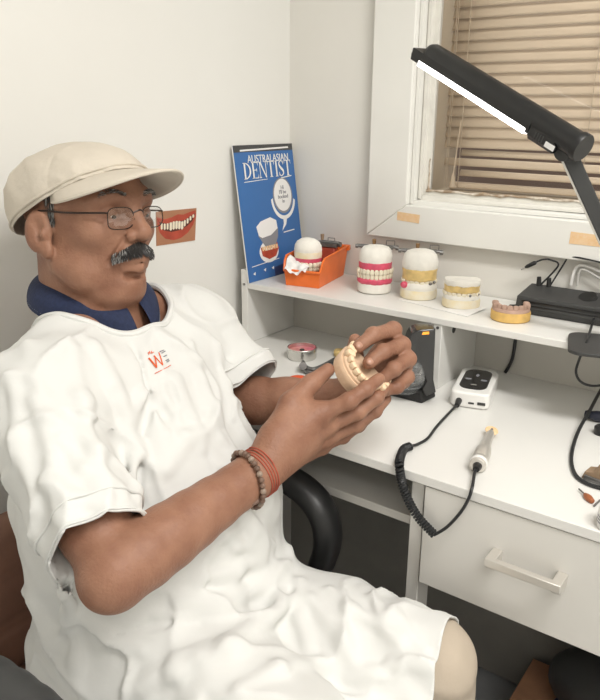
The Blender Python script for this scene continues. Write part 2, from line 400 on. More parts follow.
# ------------------------------------------------------------------ magazine
def lerp(a, b, t): return a*(1-t) + b*t
mBL = Vector((.0255, -.177, SZ+.0006)); mBR = Vector((.0255, .033, SZ+.0006)); mTL = Vector((-.0175, -.174, 1.186)); mTR = Vector((-.0175, .036, 1.184))
mg = thing('magazine', 'blue dentistry magazine leaning upright against the left wall', 'magazine', (.022, -.07, SZ))
mn = (mBR-mBL).cross(mTL-mBL).normalized()
if mn.x < 0: mn = -mn
def mp(u, v, e=0): return lerp(lerp(mTL, mTR, u), lerp(mBL, mBR, u), v) + mn*e
b = MB(); b.prism([(0,0),(1,0),(1,1),(0,1)], -.0038, -.0004, lambda x, y, z: mp(x, y, z)); b.build('pages', 'paper', mg, smooth=False)
def mpatch(name, o, m, e=.0003, base=.0, par=None): b = MB(); b.prism(o, base, base+e, lambda x, y, z: mp(x, y, z)); return b.build(name, m, par or mg, smooth=False)
cv = mpatch('cover', [(0,0),(1,0),(1,1),(0,1)], 'blue', .0005, -.0004)
mpatch('top_band', [(0,0),(1,0),(1,.05),(0,.05)], 'darkbar', .0003, .0001)
mpatch('bottom_band', [(.45,.93),(1,.90),(1,1),(.45,1)], 'navy', .0002, .0001)
mux = (mTR-mTL).normalized(); muy = (mTL-mBL).normalized()
text('lettering', 'AUSTRALASIAN', 'paper', mg, mp(.20, .128, .0008), mux, muy, .0235, sx=.90)
def serif_word(word, u0, u1, v0, v1, e):
    W = {'D': .78, 'E': .66, 'N': .84, 'T': .72, 'I': .34, 'S': .58}; gap = .07; tot = sum(W[c] for c in word)+gap*(len(word)-1); x = 0; b = MB()
    def R(x0, y0, x1, y1): b.prism([(x0, y0), (x1, y0), (x1, y1), (x0, y1)], e, e+.0004, F_)
    def Q(*p): b.prism(list(p), e, e+.0004, F_)
    def F_(px_, py_, z): return mp(u0+(u1-u0)*px_/tot, v1+(v0-v1)*py_, z)
    tk, tn = .145, .05
    for c in word:
        w = W[c]
        def stem(sx_, t=tk): R(x+sx_, 0, x+sx_+t, 1); R(x+sx_-.07, 0, x+sx_+t+.07, .045); R(x+sx_-.07, .955, x+sx_+t+.07, 1)
        if c == 'I': stem(w/2-tk/2)
        if c == 'T': R(x+w/2-tk/2, 0, x+w/2+tk/2, 1); R(x+w/2-.15, 0, x+w/2+.15, .045); R(x, .95, x+w, 1); Q((x, 1), (x, .74), (x+.07, .95)); Q((x+w, 1), (x+w-.07, .95), (x+w, .74))
        if c == 'E': stem(.07); R(x+.1, .95, x+w-.02, 1); R(x+.1, 0, x+w, .05); R(x+.1, .49, x+w-.16, .54); Q((x+w-.02, 1), (x+w-.09, .95), (x+w-.02, .76)); Q((x+w, 0), (x+w, .26), (x+w-.08, .05)); R(x+w-.18, .40, x+w-.15, .63)
        if c == 'N': R(x+.08, 0, x+.08+tn, .97); R(x, 0, x+.22, .045); R(x, .955, x+.2, 1); Q((x+.07, 1), (x+.24, 1), (x+w-.08, 0), (x+w-.16, 0)); R(x+w-.08-tn, 0, x+w-.08, 1); R(x+w-.2, .955, x+w, 1)
        if c == 'D':
            stem(.07); n = 14; o = [(x+.12+(w-.14)*math.cos(a), .5+.5*math.sin(a)) for a in np.linspace(-PI/2, PI/2, n)]; i_ = [(x+.12+(w-.14-tk)*math.cos(a), .5+.45*math.sin(a)) for a in np.linspace(-PI/2, PI/2, n)]
            for k in range(n-1): Q(o[k], o[k+1], i_[k+1], i_[k])
        if c == 'S':
            pts = catmull([(w-.06, .80, 0), (w-.18, .96, 0), (w*.45, .975, 0), (.09, .84, 0), (.12, .66, 0), (w*.5, .5, 0), (w-.10, .34, 0), (w-.09, .15, 0), (w*.5, .025, 0), (.15, .05, 0), (.05, .22, 0)], 5)
            m_ = len(pts); L_ = []; R_ = []
            for k, p in enumerate(pts):
                d = pts[min(k+1, m_-1)]-pts[max(k-1, 0)]; d.normalize(); f = math.exp(-((k/(m_-1)-.5)/.2)**2); t_ = .025+.06*f; L_.append((x+p.x-d.y*t_, p.y+d.x*t_)); R_.append((x+p.x+d.y*t_, p.y-d.x*t_))
            for k in range(m_-1): Q(L_[k], L_[k+1], R_[k+1], R_[k])
            R(x+w-.08, .72, x+w-.05, .98); R(x+.035, .02, x+.065, .28)
        x += w+gap
    return b.build('lettering', 'paper', mg, smooth=False)
serif_word('DENTIST', .115, .925, .125, .245, .0012)
PR_ = [[(.1,.032),(.92,.022),(.92,.034),(.1,.044)], [(.74,.255),(.93,.245),(.93,.252),(.74,.262)], [(.68,.675),(.88,.668),(.88,.676),(.68,.683)], [(.07,.885),(.55,.868),(.55,.873),(.07,.89)], [(.11,.262),(.50,.255),(.50,.259),(.11,.267)]]
PR_ += [[(u,v),(u+.04,v-.01),(u+.03,v+.015)] for (u, v) in ((.08, .94), (.26, .93), (.40, .93))]
for o_ in PR_: mpatch('cover_print', o_, 'paper', .0003, .0005)
def ov(cu, cv_, ru, rv, n=28, a0=0, a1=2*PI): return [(cu+ru*math.cos(a0+(a1-a0)*i/n), cv_+rv*math.sin(a0+(a1-a0)*i/n)) for i in range(n)]
mpatch('speech_bubble', ov(.735, .39, .155, .125), 'paper', .0003, .0002)
mpatch('speech_bubble_ring', ov(.735, .393, .175, .139), 'print', .0002, .0001)
# crescent arm and tail of the bubble
cres = [(.735+.225*math.cos(a), .405+.175*math.sin(a)) for a in [PI*1.02-PI*1.0*i/20 for i in range(21)]]
cres = [(.735+.215*math.cos(a), .415+.165*math.sin(a)) for a in np.linspace(PI*1.0, PI*.05, 22)] + [(.735+.185*math.cos(a), .405+.145*math.sin(a)) for a in np.linspace(PI*.05, PI*1.0, 22)]
mpatch('bubble_crescent', cres, 'paper', .0003, .0003)
mpatch('bubble_tail', [(.70,.57),(.77,.565),(.74,.62),(.66,.665),(.70,.61)], 'paper', .0003, .0003)
for i, s in enumerate(('Hi', "I'll be", 'booked', 'in')): text('lettering', s, 'print', mg, mp(.735, .345+.035*i, .0008), mux, muy, .0125, align='CENTER')
# denture picture printed on the cover
mpatch('printed_cast', ov(.39, .80, .165, .085), 'paper', .0002, .0002)
mpatch('printed_cast', [(.22,.60),(.30,.565),(.47,.545),(.57,.575),(.58,.66),(.50,.72),(.36,.73),(.25,.68)], 'paper', .0002, .0002)
mpatch('printed_frame', [(.23,.665),(.30,.69),(.45,.68),(.585,.635),(.57,.70),(.52,.755),(.42,.78),(.34,.765),(.28,.71)], 'print', .0002, .0005)
mpatch('printed_gum', [(.25,.755),(.33,.79),(.45,.79),(.54,.74),(.56,.79),(.50,.845),(.38,.86),(.27,.825)], 'lip', .0002, .0005)
b = MB()
for i in range(7): u = .27+i*.04; b.prism([(u,.755),(u+.034,.757),(u+.03,.79),(u+.004,.788)], .0008, .001, lambda x, y, z: mp(x, y, z))
b.build('printed_teeth', 'tape', mg, smooth=False)

# ------------------------------------------------------------------ dental casts
def dout(rx, ry, back, n=26):
    """D-shaped arch outline, front towards +x"""
    p = [(rx*math.cos(a)*(1 if math.cos(a) > 0 else 0), ry*math.sin(a)) for a in np.linspace(-PI/2, PI/2, n)]
    return p + [(-back*.6, ry*.98), (-back, ry*.72), (-back*1.02, 0), (-back, -ry*.72), (-back*.6, -ry*.98)]
def dstack(b, T, prof, rx=.034, ry=.035, back=.026, wob=0, rs=None):
    """prof: list of (scale,z) ; T: matrix"""
    base = dout(rx, ry, back); n = len(base); vs = []; fs = []
    for s, z in prof:
        for k, (x, y) in enumerate(base):
            w = 0 if not wob else wob*math.sin(k*1.9+z*300)*.5 + wob*math.sin(k*.8)*.5
            vs.append(T @ Vector((x*s, y*s, z+w)))
    for j in range(len(prof)-1):
        for k in range(n): fs.append([j*n+k, j*n+(k+1) % n, (j+1)*n+(k+1) % n, (j+1)*n+k])
    fs.append(list(range(n))[::-1]); fs.append([(len(prof)-1)*n+k for k in range(n)])
    b.add(vs, fs)
def teeth_row(b, T, z0, z1, rx, ry, back=.012, n=12, w=.0047, flip=1, t=.0042, x0=0):
    """rounded teeth along a U arch; z0 gum side, z1 biting edge"""
    path = []
    for a in np.linspace(-PI/2, PI/2, 60): path.append(Vector((rx*math.cos(a), ry*math.sin(a), 0)))
    path = [Vector((-back*(1-i/8), -ry, 0)) for i in range(8)] + path + [Vector((-back*(i+1)/8, ry, 0)) for i in range(8)]
    L = [0]
    for i in range(1, len(path)): L.append(L[-1] + (path[i]-path[i-1]).length)
    for k in range(n):
        s = L[-1]*(k+.5)/n; i = max(j for j in range(len(L)) if L[j] <= s); i = min(i, len(path)-2)
        f = (s-L[i])/(L[i+1]-L[i]+1e-9); p = path[i].lerp(path[i+1], f); d = (path[i+1]-path[i]).normalized(); nrm = Vector((d.y, -d.x, 0))
        m = abs(k-(n-1)/2)/((n-1)/2)      # 0 front .. 1 back
        tw = L[-1]/n*.5*1.02; th = t*(.75 + .7*(m > .6)); hh = abs(z1-z0)/2*(1-.12*m); zc = (z0+z1)/2
        R = Matrix((d, nrm, Vector((0,0,1)))).transposed()
        vs = []; fs = []; seg = 10
        prof = [(.55, -1), (.86, -.6), (1, -.05), (1.0, .45), (.88, .85), (.55, 1.0)] if z1 > z0 else [(.55, 1), (.86, .6), (1, .05), (1.0, -.45), (.88, -.85), (.55, -1.0)]
        for (sc, zz) in prof:
            for q in range(seg):
                a = 2*PI*q/seg; cx_ = abs(math.cos(a))**.6*(1 if math.cos(a) > 0 else -1); cy_ = abs(math.sin(a))**.6*(1 if math.sin(a) > 0 else -1)
                vs.append(T @ (p + Vector((x0,0,0)) + R @ Vector((cx_*tw*sc, cy_*th*sc, 0)) + Vector((0, 0, zc + zz*hh))))
        m_ = len(prof)
        for j in range(m_-1):
            for q in range(seg): fs.append([j*seg+q, j*seg+(q+1) % seg, (j+1)*seg+(q+1) % seg, (j+1)*seg+q])
        fs.append(list(range(seg))[::-1]); fs.append([(m_-1)*seg+q for q in range(seg)])
        b.add(vs, fs)
def TM(loc, rz, rx=0, ry=0): return Matrix.Translation(Vector(loc)) @ Euler((rx, ry, rz)).to_matrix().to_4x4()

def art_frame(par, T, s=1):
    b = MB(); P = lambda x, y, z: T @ Vector((x, y, z))
    # two hinge arms reaching back from the casts, cross bar, pins and knobs
    for z in (.084, .03):
        b.tube([P(-.02, 0, z), P(-.045, 0, z+.004), P(-.062, .0, z-.008 if z > .05 else z+.014)], .0045, 8)
    b.tube([P(-.062, 0, .078), P(-.066, 0, .06), P(-.062, 0, .04)], .005, 8)
    b.tube([P(-.045, -.044, .090), P(-.045, -.012, .086), P(-.045, .012, .088), P(-.045, .046, .088)], [.0035, .006, .0045, .0035], 10)
    b.box(P(-.045, 0, .088), (.012, .022, .010), (T.to_3x3() @ Matrix.Identity(3)))
    b.box(P(-.045, .028, .087), (.010, .012, .009), T.to_3x3())
    b.cyl(P(-.045, -.046, .088), P(-.045, -.040, .088), .0045, seg=12)
    b.cyl(P(-.045, .040, .086), P(-.045, .047, .086), .005, seg=12)
    b.tube([P(-.052, .02, .09), P(-.052, .02, .10), P(-.052, .038, .10), P(-.052, .038, .09)], .0012, 6)
    b.build('hinge_frame', 'steel', par)
    b = MB(); b.cyl(P(-.045, -.006, .09), P(-.045, -.006, .104), .0034, .0042, seg=12); b.build('brass_screw', mat('brass', (.42, .26, .13), .4, metal=.8), par)

def articulated(label, loc, rz, kind, group=None):
    t = thing('articulated_cast', label, 'dental cast', loc, 0, group); T = TM(loc, rz)
    if kind == 0:
        b = MB(); dstack(b, T, [(.90, 0), (1.02, .003), (1.04, .014), (1.0, .022)]); b.build('lower_plaster', 'plaster', t)
        b = MB(); dstack(b, T, [(1.0, .0205), (1.07, .024), (1.06, .029), (.93, .034)], wob=.0012); b.build('lower_wax', 'pinkwax', t)
        b = MB(); teeth_row(b, T, .029, .0425, .031, .032, n=14); teeth_row(b, T, .053, .0415, .033, .033, n=14); b.build('teeth', 'tooth', t)
        b = MB(); dstack(b, T, [(.92, .050), (1.0, .053), (1.0, .064), (.97, .067)], wob=.001); b.build('upper_wax', 'pinkwax', t)
        b = MB(); dstack(b, T, [(.98, .0655), (1.0, .070), (1.0, .078), (.93, .088), (.75, .095), (.4, .099), (.1, .100)], wob=0); b.build('upper_plaster', 'plaster', t)
    else:
        b = MB(); dstack(b, T, [(.95, 0), (1.06, .003), (1.08, .012), (1.04, .020)]); b.build('lower_plaster', 'plastery', t)
        b = MB(); dstack(b, T, [(1.02, .019), (1.05, .023), (1.0, .032), (.9, .036)], wob=.0015); b.build('lower_rim', 'plaster', t)
        b = MB(); b.ell(T @ Vector((.020, -.030, .030)), (.008, .008, .007)); b.build('pink_wax_spot', 'pinkwax', t)
        b = MB(); teeth_row(b, T, .031, .042, .029, .031, n=12); b.build('teeth', 'tooth', t)
        for c_, r_ in (((.026, .022, .035), .0035), ((.019, .030, .037), .003)): b = MB(); b.ell(T @ Vector(c_), (r_, r_, .003)); b.build('metal_clasp', 'steel', t)
        b = MB(); dstack(b, T, [(.93, .039), (1.0, .042), (.99, .056), (1.02, .059), (1.0, .063)], wob=.0015); b.build('upper_rim', 'ywax', t)
        b = MB(); dstack(b, T, [(.98, .0615), (1.04, .066), (1.04, .076), (.96, .088), (.76, .096), (.4, .1005), (.1, .1015)]); b.build('upper_plaster', 'plaster', t)
    art_frame(t, T)
    return t
def shelf_at(px, py): return on(px, py, 'z', SZ)
RZC = -math.radians(62)
c1 = shelf_at(373, 294); articulated('white plaster dentures on a hinge with bright pink wax gums, beside the orange bin', (c1.x-.010, c1.y+.022, SZ+.0004), RZC, 0)
c2 = shelf_at(418, 300); articulated('domed white plaster cast on a hinge with yellow wax rim and one small pink spot', (c2.x-.010, c2.y+.020, SZ+.0004), RZC, 1)
# paper sheet under the third cast
b = MB(); q = [on(398, 300, 'z', SZ), on(467, 317, 'z', SZ), on(484, 309, 'z', SZ), on(418, 291, 'z', SZ)]
b.prism([(v.x, v.y) for v in q], SZ+.0003, SZ+.0012)
b.add([(v.x+dx, v.y, SZ+.0013+h) for v, dx, h in ((q[1].lerp(q[0], .0), 0, 0), (q[1].lerp(q[0], .35), 0, 0), (q[2].lerp(q[3], .2), .004, .004), (q[2], .004, .0015))], [[0,1,2,3]])
tag(b.build('paper_sheet', 'paper', smooth=False, base=(q[0]+q[2])/2), 'thin white paper sheet lying flat on the riser under a cast', 'paper')
# third cast
c3 = shelf_at(459, 309); L3 = (c3.x-.006, c3.y+.02, SZ+.0018); T3 = TM(L3, -math.radians(66)); T3u = TM((L3[0], L3[1], L3[2]), -math.radians(66), 0, -.02)
t = thing('plaster_cast_pair', 'low flat-topped yellow and cream plaster cast pair standing on a paper sheet', 'dental cast', L3)
b = MB(); dstack(b, T3, [(.98, 0), (1.03, .002), (1.03, .013), (.99, .017)], ry=.036, rx=.033); b.build('lower_plaster', 'plastery', t)
b = MB(); dstack(b, T3, [(.98, .0165), (.99, .021), (.9, .027)], ry=.036, rx=.033, wob=.0015); b.build('lower_rim', 'plaster', t)
b = MB(); teeth_row(b, T3, .023, .0315, .028, .031, n=12); b.build('teeth', 'tooth', t)
for c_, r_ in (((.014, .030, .028), .0045), ((.026, .016, .027), .003), ((.012, -.031, .027), .0035)): b = MB(); b.ell(T3 @ Vector(c_), (r_, .003, .003)); b.build('metal_clasp', 'steel', t)
b = MB(); dstack(b, T3u, [(.9, .029), (.98, .032), (.98, .040), (1.0, .0435)], ry=.035, rx=.032, wob=.0022); b.build('upper_rim', 'ywax', t)
b = MB(); dstack(b, T3u, [(.97, .0425), (1.0, .045), (1.0, .052), (.98, .0535)], ry=.035, rx=.032); b.build('upper_plaster', 'plaster', t)
# fourth: lower arch with teeth on a golden base
c4 = shelf_at(508, 323); L4 = (c4.x-.006, c4.y+.026, SZ+.0004); T4 = TM(L4, -math.radians(64))
t = thing('lower_arch_cast', 'dusty pink lower teeth cast on a golden yellow base near the black box', 'dental cast', L4)
b = MB(); dstack(b, T4, [(.94, 0), (1.0, .002), (1.0, .015), (.97, .018)], ry=.036, rx=.033, back=.020); b.build('yellow_base', 'yellowst', t)
b = MB(); pth = [Vector((-.018, -.027, 0))] + [Vector((.026*math.cos(a), .028*math.sin(a), 0)) for a in np.linspace(-PI/2, PI/2, 24)] + [Vector((-.018, .027, 0))]
b.tube([T4 @ (p+Vector((0, 0, .019))) for p in pth], .0062, 10); b.build('gum_ridge', 'pinkstone', t)
b = MB(); teeth_row(b, T4, .020, .0325, .0265, .028, back=.017, n=12); b.build('teeth', 'pinkstone', t)

# ------------------------------------------------------------------ orange bin
BO = Vector((.137, -.130, SZ+.0004)); brz = math.radians(12)
BT = TM(BO, brz)      # local x = width, y = depth
W0, W1, DL, HB = .039, .046, .150, .068
t = thing('orange_bin', 'small open-fronted orange plastic bin filled with dental casts', 'storage bin', BO)
def bp(u, v, w):  # u -1..1 width, v 0..1 depth, w height
    s = W0 + (W1-W0)*w/HB; return BT @ Vector((u*s, v*DL + (w/HB)*.006*(1 if v > .5 else -1), w))
sidep = [(0, 0), (1, 0), (1, HB), (.14, HB*.92), (.07, HB*.80), (.0, .034)]
b = MB()
for sgn in (-1, 1):
    n = len(sidep)
    for sg, off in ((1, 0), (1, 0)): pass
    vs = [bp(sgn, v, w) for v, w in sidep] + [bp(sgn*.945, v, w) for v, w in sidep]
    b.add(vs, [[i, (i+1) % n, n+(i+1) % n, n+i] for i in range(n)] + [list(range(n))[::-1], list(range(n, 2*n))])
def slab(p0, p1, p2, p3, off): off = Vector(off); q = [p0, p1, p2, p3]; q2 = [v+off for v in q]; b.add(q+q2, [[3,2,1,0],[4,5,6,7],[0,1,5,4],[1,2,6,5],[2,3,7,6],[3,0,4,7]])
slab(bp(-1,0,0), bp(1,0,0), bp(1,1,0), bp(-1,1,0), (0, 0, .0025))
slab(bp(-1,1,0), bp(1,1,0), bp(1,1,HB), bp(-1,1,HB), BT.to_3x3() @ Vector((0, -.0025, 0)))
slab(bp(-1,0,0), bp(1,0,0), bp(1,0,.034), bp(-1,0,.034), BT.to_3x3() @ Vector((0, .0025, 0)))
b.build('bin_body', 'orange', t, bevel=.0008)
b = MB()
b.tube([bp(-1.02,0,.034)+Vector((0,0,0)), bp(1.02,0,.034)], .0032, 8)
rim = lambda s: [bp(s,0,.034), bp(s,.07,HB*.80), bp(s,.14,HB*.92), bp(s,1,HB)]
b.tube(rim(1.0), .0026, 8); b.tube(rim(-1.0), .0026, 8); b.tube([bp(-1.02,1,HB), bp(1.02,1,HB)], .0028, 8)
b.build('bin_rim', 'orange', t)
b = MB()
for s in (1,): b.box(bp(1.02, 1.0, HB-.004), (.008, .012, .012), Euler((0,0,brz)).to_matrix())
b.build('corner_lug', 'orange', t, bevel=.001)
# cast inside bin
Lb = BT @ Vector((-.004, .038, .006)); Tb = TM(Lb, brz - PI/2 - .2, 0, 0)
t = thing('bin_cast', 'white plaster cast with pink teeth standing inside the orange bin', 'dental cast', Lb)
b = MB(); dstack(b, Tb, [(.9, 0), (.98, .01), (.95, .026)], rx=.028, ry=.030, back=.018); b.build('lower_wax', 'redwax', t)
b = MB(); teeth_row(b, Tb, .024, .034, .026, .028, n=12, back=.01); teeth_row(b, Tb, .045, .0335, .027, .029, n=12, back=.01); b.build('teeth', 'tooth', t)
b = MB(); dstack(b, Tb, [(.9, .042), (.99, .045), (1.0, .054)], rx=.028, ry=.030, back=.018); b.build('upper_wax', 'pinkwax', t)
b = MB(); dstack(b, Tb, [(1.0, .053), (1.03, .060), (1.02, .066)], rx=.028, ry=.030, back=.018); b.build('cream_rim', 'plastery', t)
b = MB(); dstack(b, Tb, [(1.0, .0655), (1.03, .070), (.98, .080), (.82, .088), (.55, .093), (.2, .0955)], rx=.028, ry=.030, back=.018); b.build('upper_plaster', 'plaster', t)
# dark hinge articulator in back of bin
La = BT @ Vector((.014, .108, .0165)); Ta = TM(La, brz)
t = thing('bin_articulator', 'dark metal hinged articulator standing in the back of the orange bin', 'dental tool', La)
b = MB(); P = lambda x, y, z: Ta @ Vector((x, y, z)); b.box(P(0, 0, .0235), (.045, .022, .065), Euler((0,0,brz)).to_matrix()); b.build('red_wax_block', 'redwax', t, bevel=.004)
b = MB(); b.box(P(0, -.001, .061), (.054, .026, .008), Euler((0,0,brz)).to_matrix()); b.tube([P(-.027, 0, .062), P(-.010, -.006, .067), P(.03, -.004, .066)], .004, 8)
b.tube([P(.002, -.002, .066), P(.002, -.002, .076), P(.018, -.002, .076), P(.018, -.002, .066)], .0012, 6); b.cyl(P(.026, 0, .062), P(.033, 0, .062), .006, seg=12); b.tube([P(-.02, -.01, .02), P(-.026, -.012, .045), P(-.02, -.01, .058)], .003, 8)
b.build('metal_arm', 'steel', t)
b = MB(); b.cyl(P(-.012, -.002, .066), P(-.012, -.002, .083), .003, .0045, seg=10); b.build('screw_knob', 'wood', t)
# crumpled gauze over the lip
Lg = BT @ Vector((-.020, .0, .03))
b = MB()
def gz(u, v):
    x = -.040 + .052*u; y = -.012 + .034*v
    z = .036 + .010*math.sin(u*9+v*2)*.25 + .014*(v) - .006*math.sin(PI*u)*(1-v) + .003*math.sin(u*17)*math.cos(v*8) + (.012*(1-u) if v > .4 else 0)
    return BT @ Vector((x, y, z))
b.grid(22, 14, gz); g = b.build('gauze', 'paper', None, solid=.0012, sub=1, base=Lg)
tag(g, 'crumpled white paper tissue hanging over the lip of the orange bin', 'tissue')
b = MB(); Lc = BT @ Vector((-.020, .030, .004)); b.lathe([(.0, 0), (.0125, 0), (.0155, .040), (.0168, .041), (.0168, .044), (.0160, .045), (.0160, .048), (.0145, .048), (.013, .044), (.011, .004), (0, .004)], Lc, seg=28)
tag(b.build('paper_cup', 'paper', base=Lc), 'small ribbed white cup standing inside the orange bin behind the tissue', 'cup')

# ------------------------------------------------------------------ power box, cables, lamp
pA = on(534, 299, 'z', SZ+.030); 
bx0, by0, by1, bx1 = .585, -.052, .034, .83
t = thing('power_box', 'long black power supply box lying along the riser against the wall', 'power supply', ((bx0+bx1)/2, -.01, SZ))
b = MB(); b.prism([(by0+.006, SZ+.0003), (by0-.002, SZ+.012), (by0+.004, SZ+.034), (by1-.004, SZ+.044), (by1, SZ+.012), (by1-.006, SZ+.0003)], bx0, bx1, lambda x, y, z: Vector((z + (.008 if y < SZ+.01 else 0)*(1 if z < .7 else -1), x, y)))
b.build('case', 'blkm', t, bevel=.002)
b = MB(); b.cyl((.705, -.008, SZ+.0385), (.704, -.010, SZ+.0435), .018, .016, seg=28); b.build('dial', 'blk', t)
b = MB()
for z in (.018, .026): b.bb((bx0+.012, by0-.0015, SZ+z), (bx1-.01, by0+.001, SZ+z+.002))
b.build('groove', 'blk', t)
def cable(name, label, pts, r=.0026, m='cable', n=8, seg=8, parts=None, cat='cable'):
    b = MB(); b.tube(catmull(pts, n), r, seg); o = b.build(name, m, base=pts[0]); tag(o, label, cat); return o
def wz(px, py, y=.03): return on(px, py, 'y', y)
cb = cable('jack_cable', 'short black cable arching from the black box to a loose jack plug', [Vector((.603, .022, SZ+.041)), wz(558, 266, .02), wz(551, 260, .018), wz(543, 259.5, .016), wz(535, 262.5, .014)], .0018)
b = MB(); pts = [wz(536.5, 262, .014), wz(525, 267.5, .010)]; b.tube([pts[0], pts[0].lerp(pts[1], .15), pts[0].lerp(pts[1], .8), pts[1]], [.002, .0042, .0038, .002], 12); b.build('plug', 'blk', cb)
b = MB(); b.cyl(pts[1], pts[1] + (pts[1]-pts[0])*.35, .0016, seg=10); b.build('plug_tip', 'chrome', cb)
b = MB(); b.cyl((.603, .022, SZ+.036), (.601, .022, SZ+.060), .0058, .004, seg=12); b.build('plug', 'blk', cb)
cb = cable('box_cable', 'black cable leaving the top of the black box towards the right', [Vector((.622, .024, SZ+.041)), wz(565, 262, .024), wz(567, 258.5, .022), wz(574, 257, .02), wz(588, 259.5, .016), wz(606, 264, .012), wz(640, 275, .012)], .0016)
b = MB(); b.cyl((.622, .024, SZ+.036), (.620, .024, SZ+.060), .0055, .004, seg=12); b.build('plug', 'blk', cb)
cable('white_cable', 'clear white cable looping up behind the black box', [wz(571, 285, .036), wz(574, 272, .036), wz(579, 266, .036), wz(587, 266.5, .036), wz(606, 274, .036), wz(640, 290, .036)], .0032, 'white')
cable('grey_cable', 'pale grey cable looping beside the white cable behind the black box', [wz(577, 286, .028), wz(579, 273, .028), wz(585, 270, .028), wz(606, 282, .028), wz(640, 300, .03)], .0024, mat('grey_cable', (.5, .49, .46), .4))
o = cable('hanging_cable', 'black cable hanging behind the riser opening down to the desk', [Vector((.578, -.006, .8785)), on(514, 350, 'y', -.008), on(511, 362, 'y', -.008), Vector((.563, -.006, .7515))], .0034)
b = MB(); b.tube([Vector((.586, -.03, SZ+.010)), Vector((.575, -.03, SZ+.007)), Vector((.565, -.022, SZ+.004))], .0035, 8); tag(b.build('cable_stub', 'cable', base=(.57, -.03, SZ)), 'short black cable end poking out left of the black box', 'cable')

# lamp
t = thing('desk_lamp', 'black desk lamp with a long lit bar head over the desk', 'lamp', (.80, -.12, SZ))
# base plate, rotated rounded square
bc = Vector((.812, -.118, SZ)); 
pts = []; q = [on(571, 331, 'z', SZ), on(603, 358, 'z', SZ)]
ea = Vector((.28, -.96, 0)); eb = Vector((.96, .28, 0)); cor = on(568.5, 331, 'z', SZ+.006); LA, LB = .12, .165; r = .022
for (cx_, cy_, a0) in ((r, r, PI), (LA-r, r, PI*1.5), (LA-r, LB-r, 0), (r, LB-r, PI/2)):
    for i in range(7): a = a0 + PI/2*i/6; pts.append((cx_+r*math.cos(a), cy_+r*math.sin(a)))
b = MB(); b.prism(pts, .0004, .0065, lambda x, y, z: Vector((cor.x, cor.y, SZ)) + ea*x + eb*y + Vector((0, 0, z))); b.build('base', 'blkm', t, bevel=.0015)
hA = at(428, 52, 1.235); hB = at(580, 146, 1.035)     # axis of head cylinder
ax = (hB-hA).normalized(); L = (hB-hA).length
vd = (Vector(CC)-(hA+hB)/2).normalized()
dn = (Vector((0,0,-1)) - ax*Vector((0,0,-1)).dot(ax)).normalized(); sd = ax.cross(dn).normalized()
if sd.dot(vd) < 0: sd = -sd
def hp(a, s, d): return hA + ax*a + sd*s + dn*d     # along, towards camera side, downwards
R0 = .0185
b = MB(); b.lathe([(0, 0), (.010, .0015), (.0155, .006), (R0, .014), (R0, L-.004), (.0205, L-.003), (.0205, L+.006), (.0195, L+.0075), (0, L+.0075)], hA, ax, 32); b.build('lamp_head', 'blk', t)
# hood: flared cross-section swept along, open below/front
def prof(x0, x1, pr, name, m):
    b = MB(); n = len(pr); vs = [hp(x0, *p) for p in pr] + [hp(x1, *p) for p in pr]
    b.add(vs, [[i, (i+1) % n, n+(i+1) % n, n+i] for i in range(n)] + [list(range(n))[::-1], list(range(n, 2*n))]); return b.build(name, m, t, bevel=.0008)
LH = L*.77
prof(-.018, LH, [(.0185, .0), (.0195, .010), (.017, .020), (.0155, .020), (.014, .012), (-.014, .016), (-.0195, .020), (-.021, .019), (-.0185, 0)], 'hood', 'blk')
# pointed nose of hood
b = MB(); b.add([hp(-.018, .0195, .0), hp(-.018, .017, .020), hp(-.018, -.021, .020), hp(-.018, -.0185, .0), hp(-.030, .006, .012), hp(-.030, -.006, .012)], [[0,1,4],[3,5,2],[0,4,5,3],[1,2,5,4],[0,3,2,1]]); b.build('hood_nose', 'blk', t, bevel=.001)
prof(.004, LH-.006, [(.0185, .0125), (.0192, .0225), (-.014, .0245), (-.014, .015)], 'light_tube', 'bulb')
prof(LH, L-.03, [(.017, .004), (.0175, .020), (.012, .027), (-.012, .027), (-.0175, .020), (-.017, .004)], 'switch_housing', 'blk')
b = MB(); b.box(hp(LH+.045, .0172, .0175), (.018, .001, .008), Matrix((ax, sd, dn)).transposed()); b.build('sticker', 'paper', t)
b = MB(); 
for i in range(4): b.box(hp(LH+.014+i*.005, .0175, .016), (.0018, .001, .012), Matrix((ax, sd, dn)).transposed())
b.build('vent_slots', 'blkm', t)
# arm
jn = hp(L-.045, -.004, .028); foot = Vector((.838, -.105, SZ+.0125))
jn = at(567, 150, 1.06); jn2 = jn
b = MB(); b.cyl(jn - sd*.016, jn + sd*.010, .016, seg=24); b.build('joint', 'blkm', t)
adir = (foot-jn).normalized(); 
b = MB(); aw = Vector(RT).cross(Vector((0,0,1))).cross(adir).normalized(); aw = (Vector(RT) - adir*Vector(RT).dot(adir)).normalized(); ad = adir.cross(aw).normalized()
b.box((jn+foot)/2, ((foot-jn).length, .023, .009), Matrix((adir, aw, ad)).transposed()); b.build('arm', 'blkm', t, bevel=.002)
b = MB(); b.box((jn+foot)/2 - aw*.0122, ((foot-jn).length*.96, .002, .006), Matrix((adir, aw, ad)).transposed()); b.build('arm_strip', 'handlem', t)
b = MB(); b.lathe([(.028, .006), (.026, .016), (.018, .030), (.012, .034), (0, .034)], (foot.x, foot.y, SZ), seg=24); b.build('base_joint', 'blkm', t)

# ------------------------------------------------------------------ things on the desk
DZ = .7502
def dsk(px, py, h=0): return on(px, py, 'z', DZ+h)
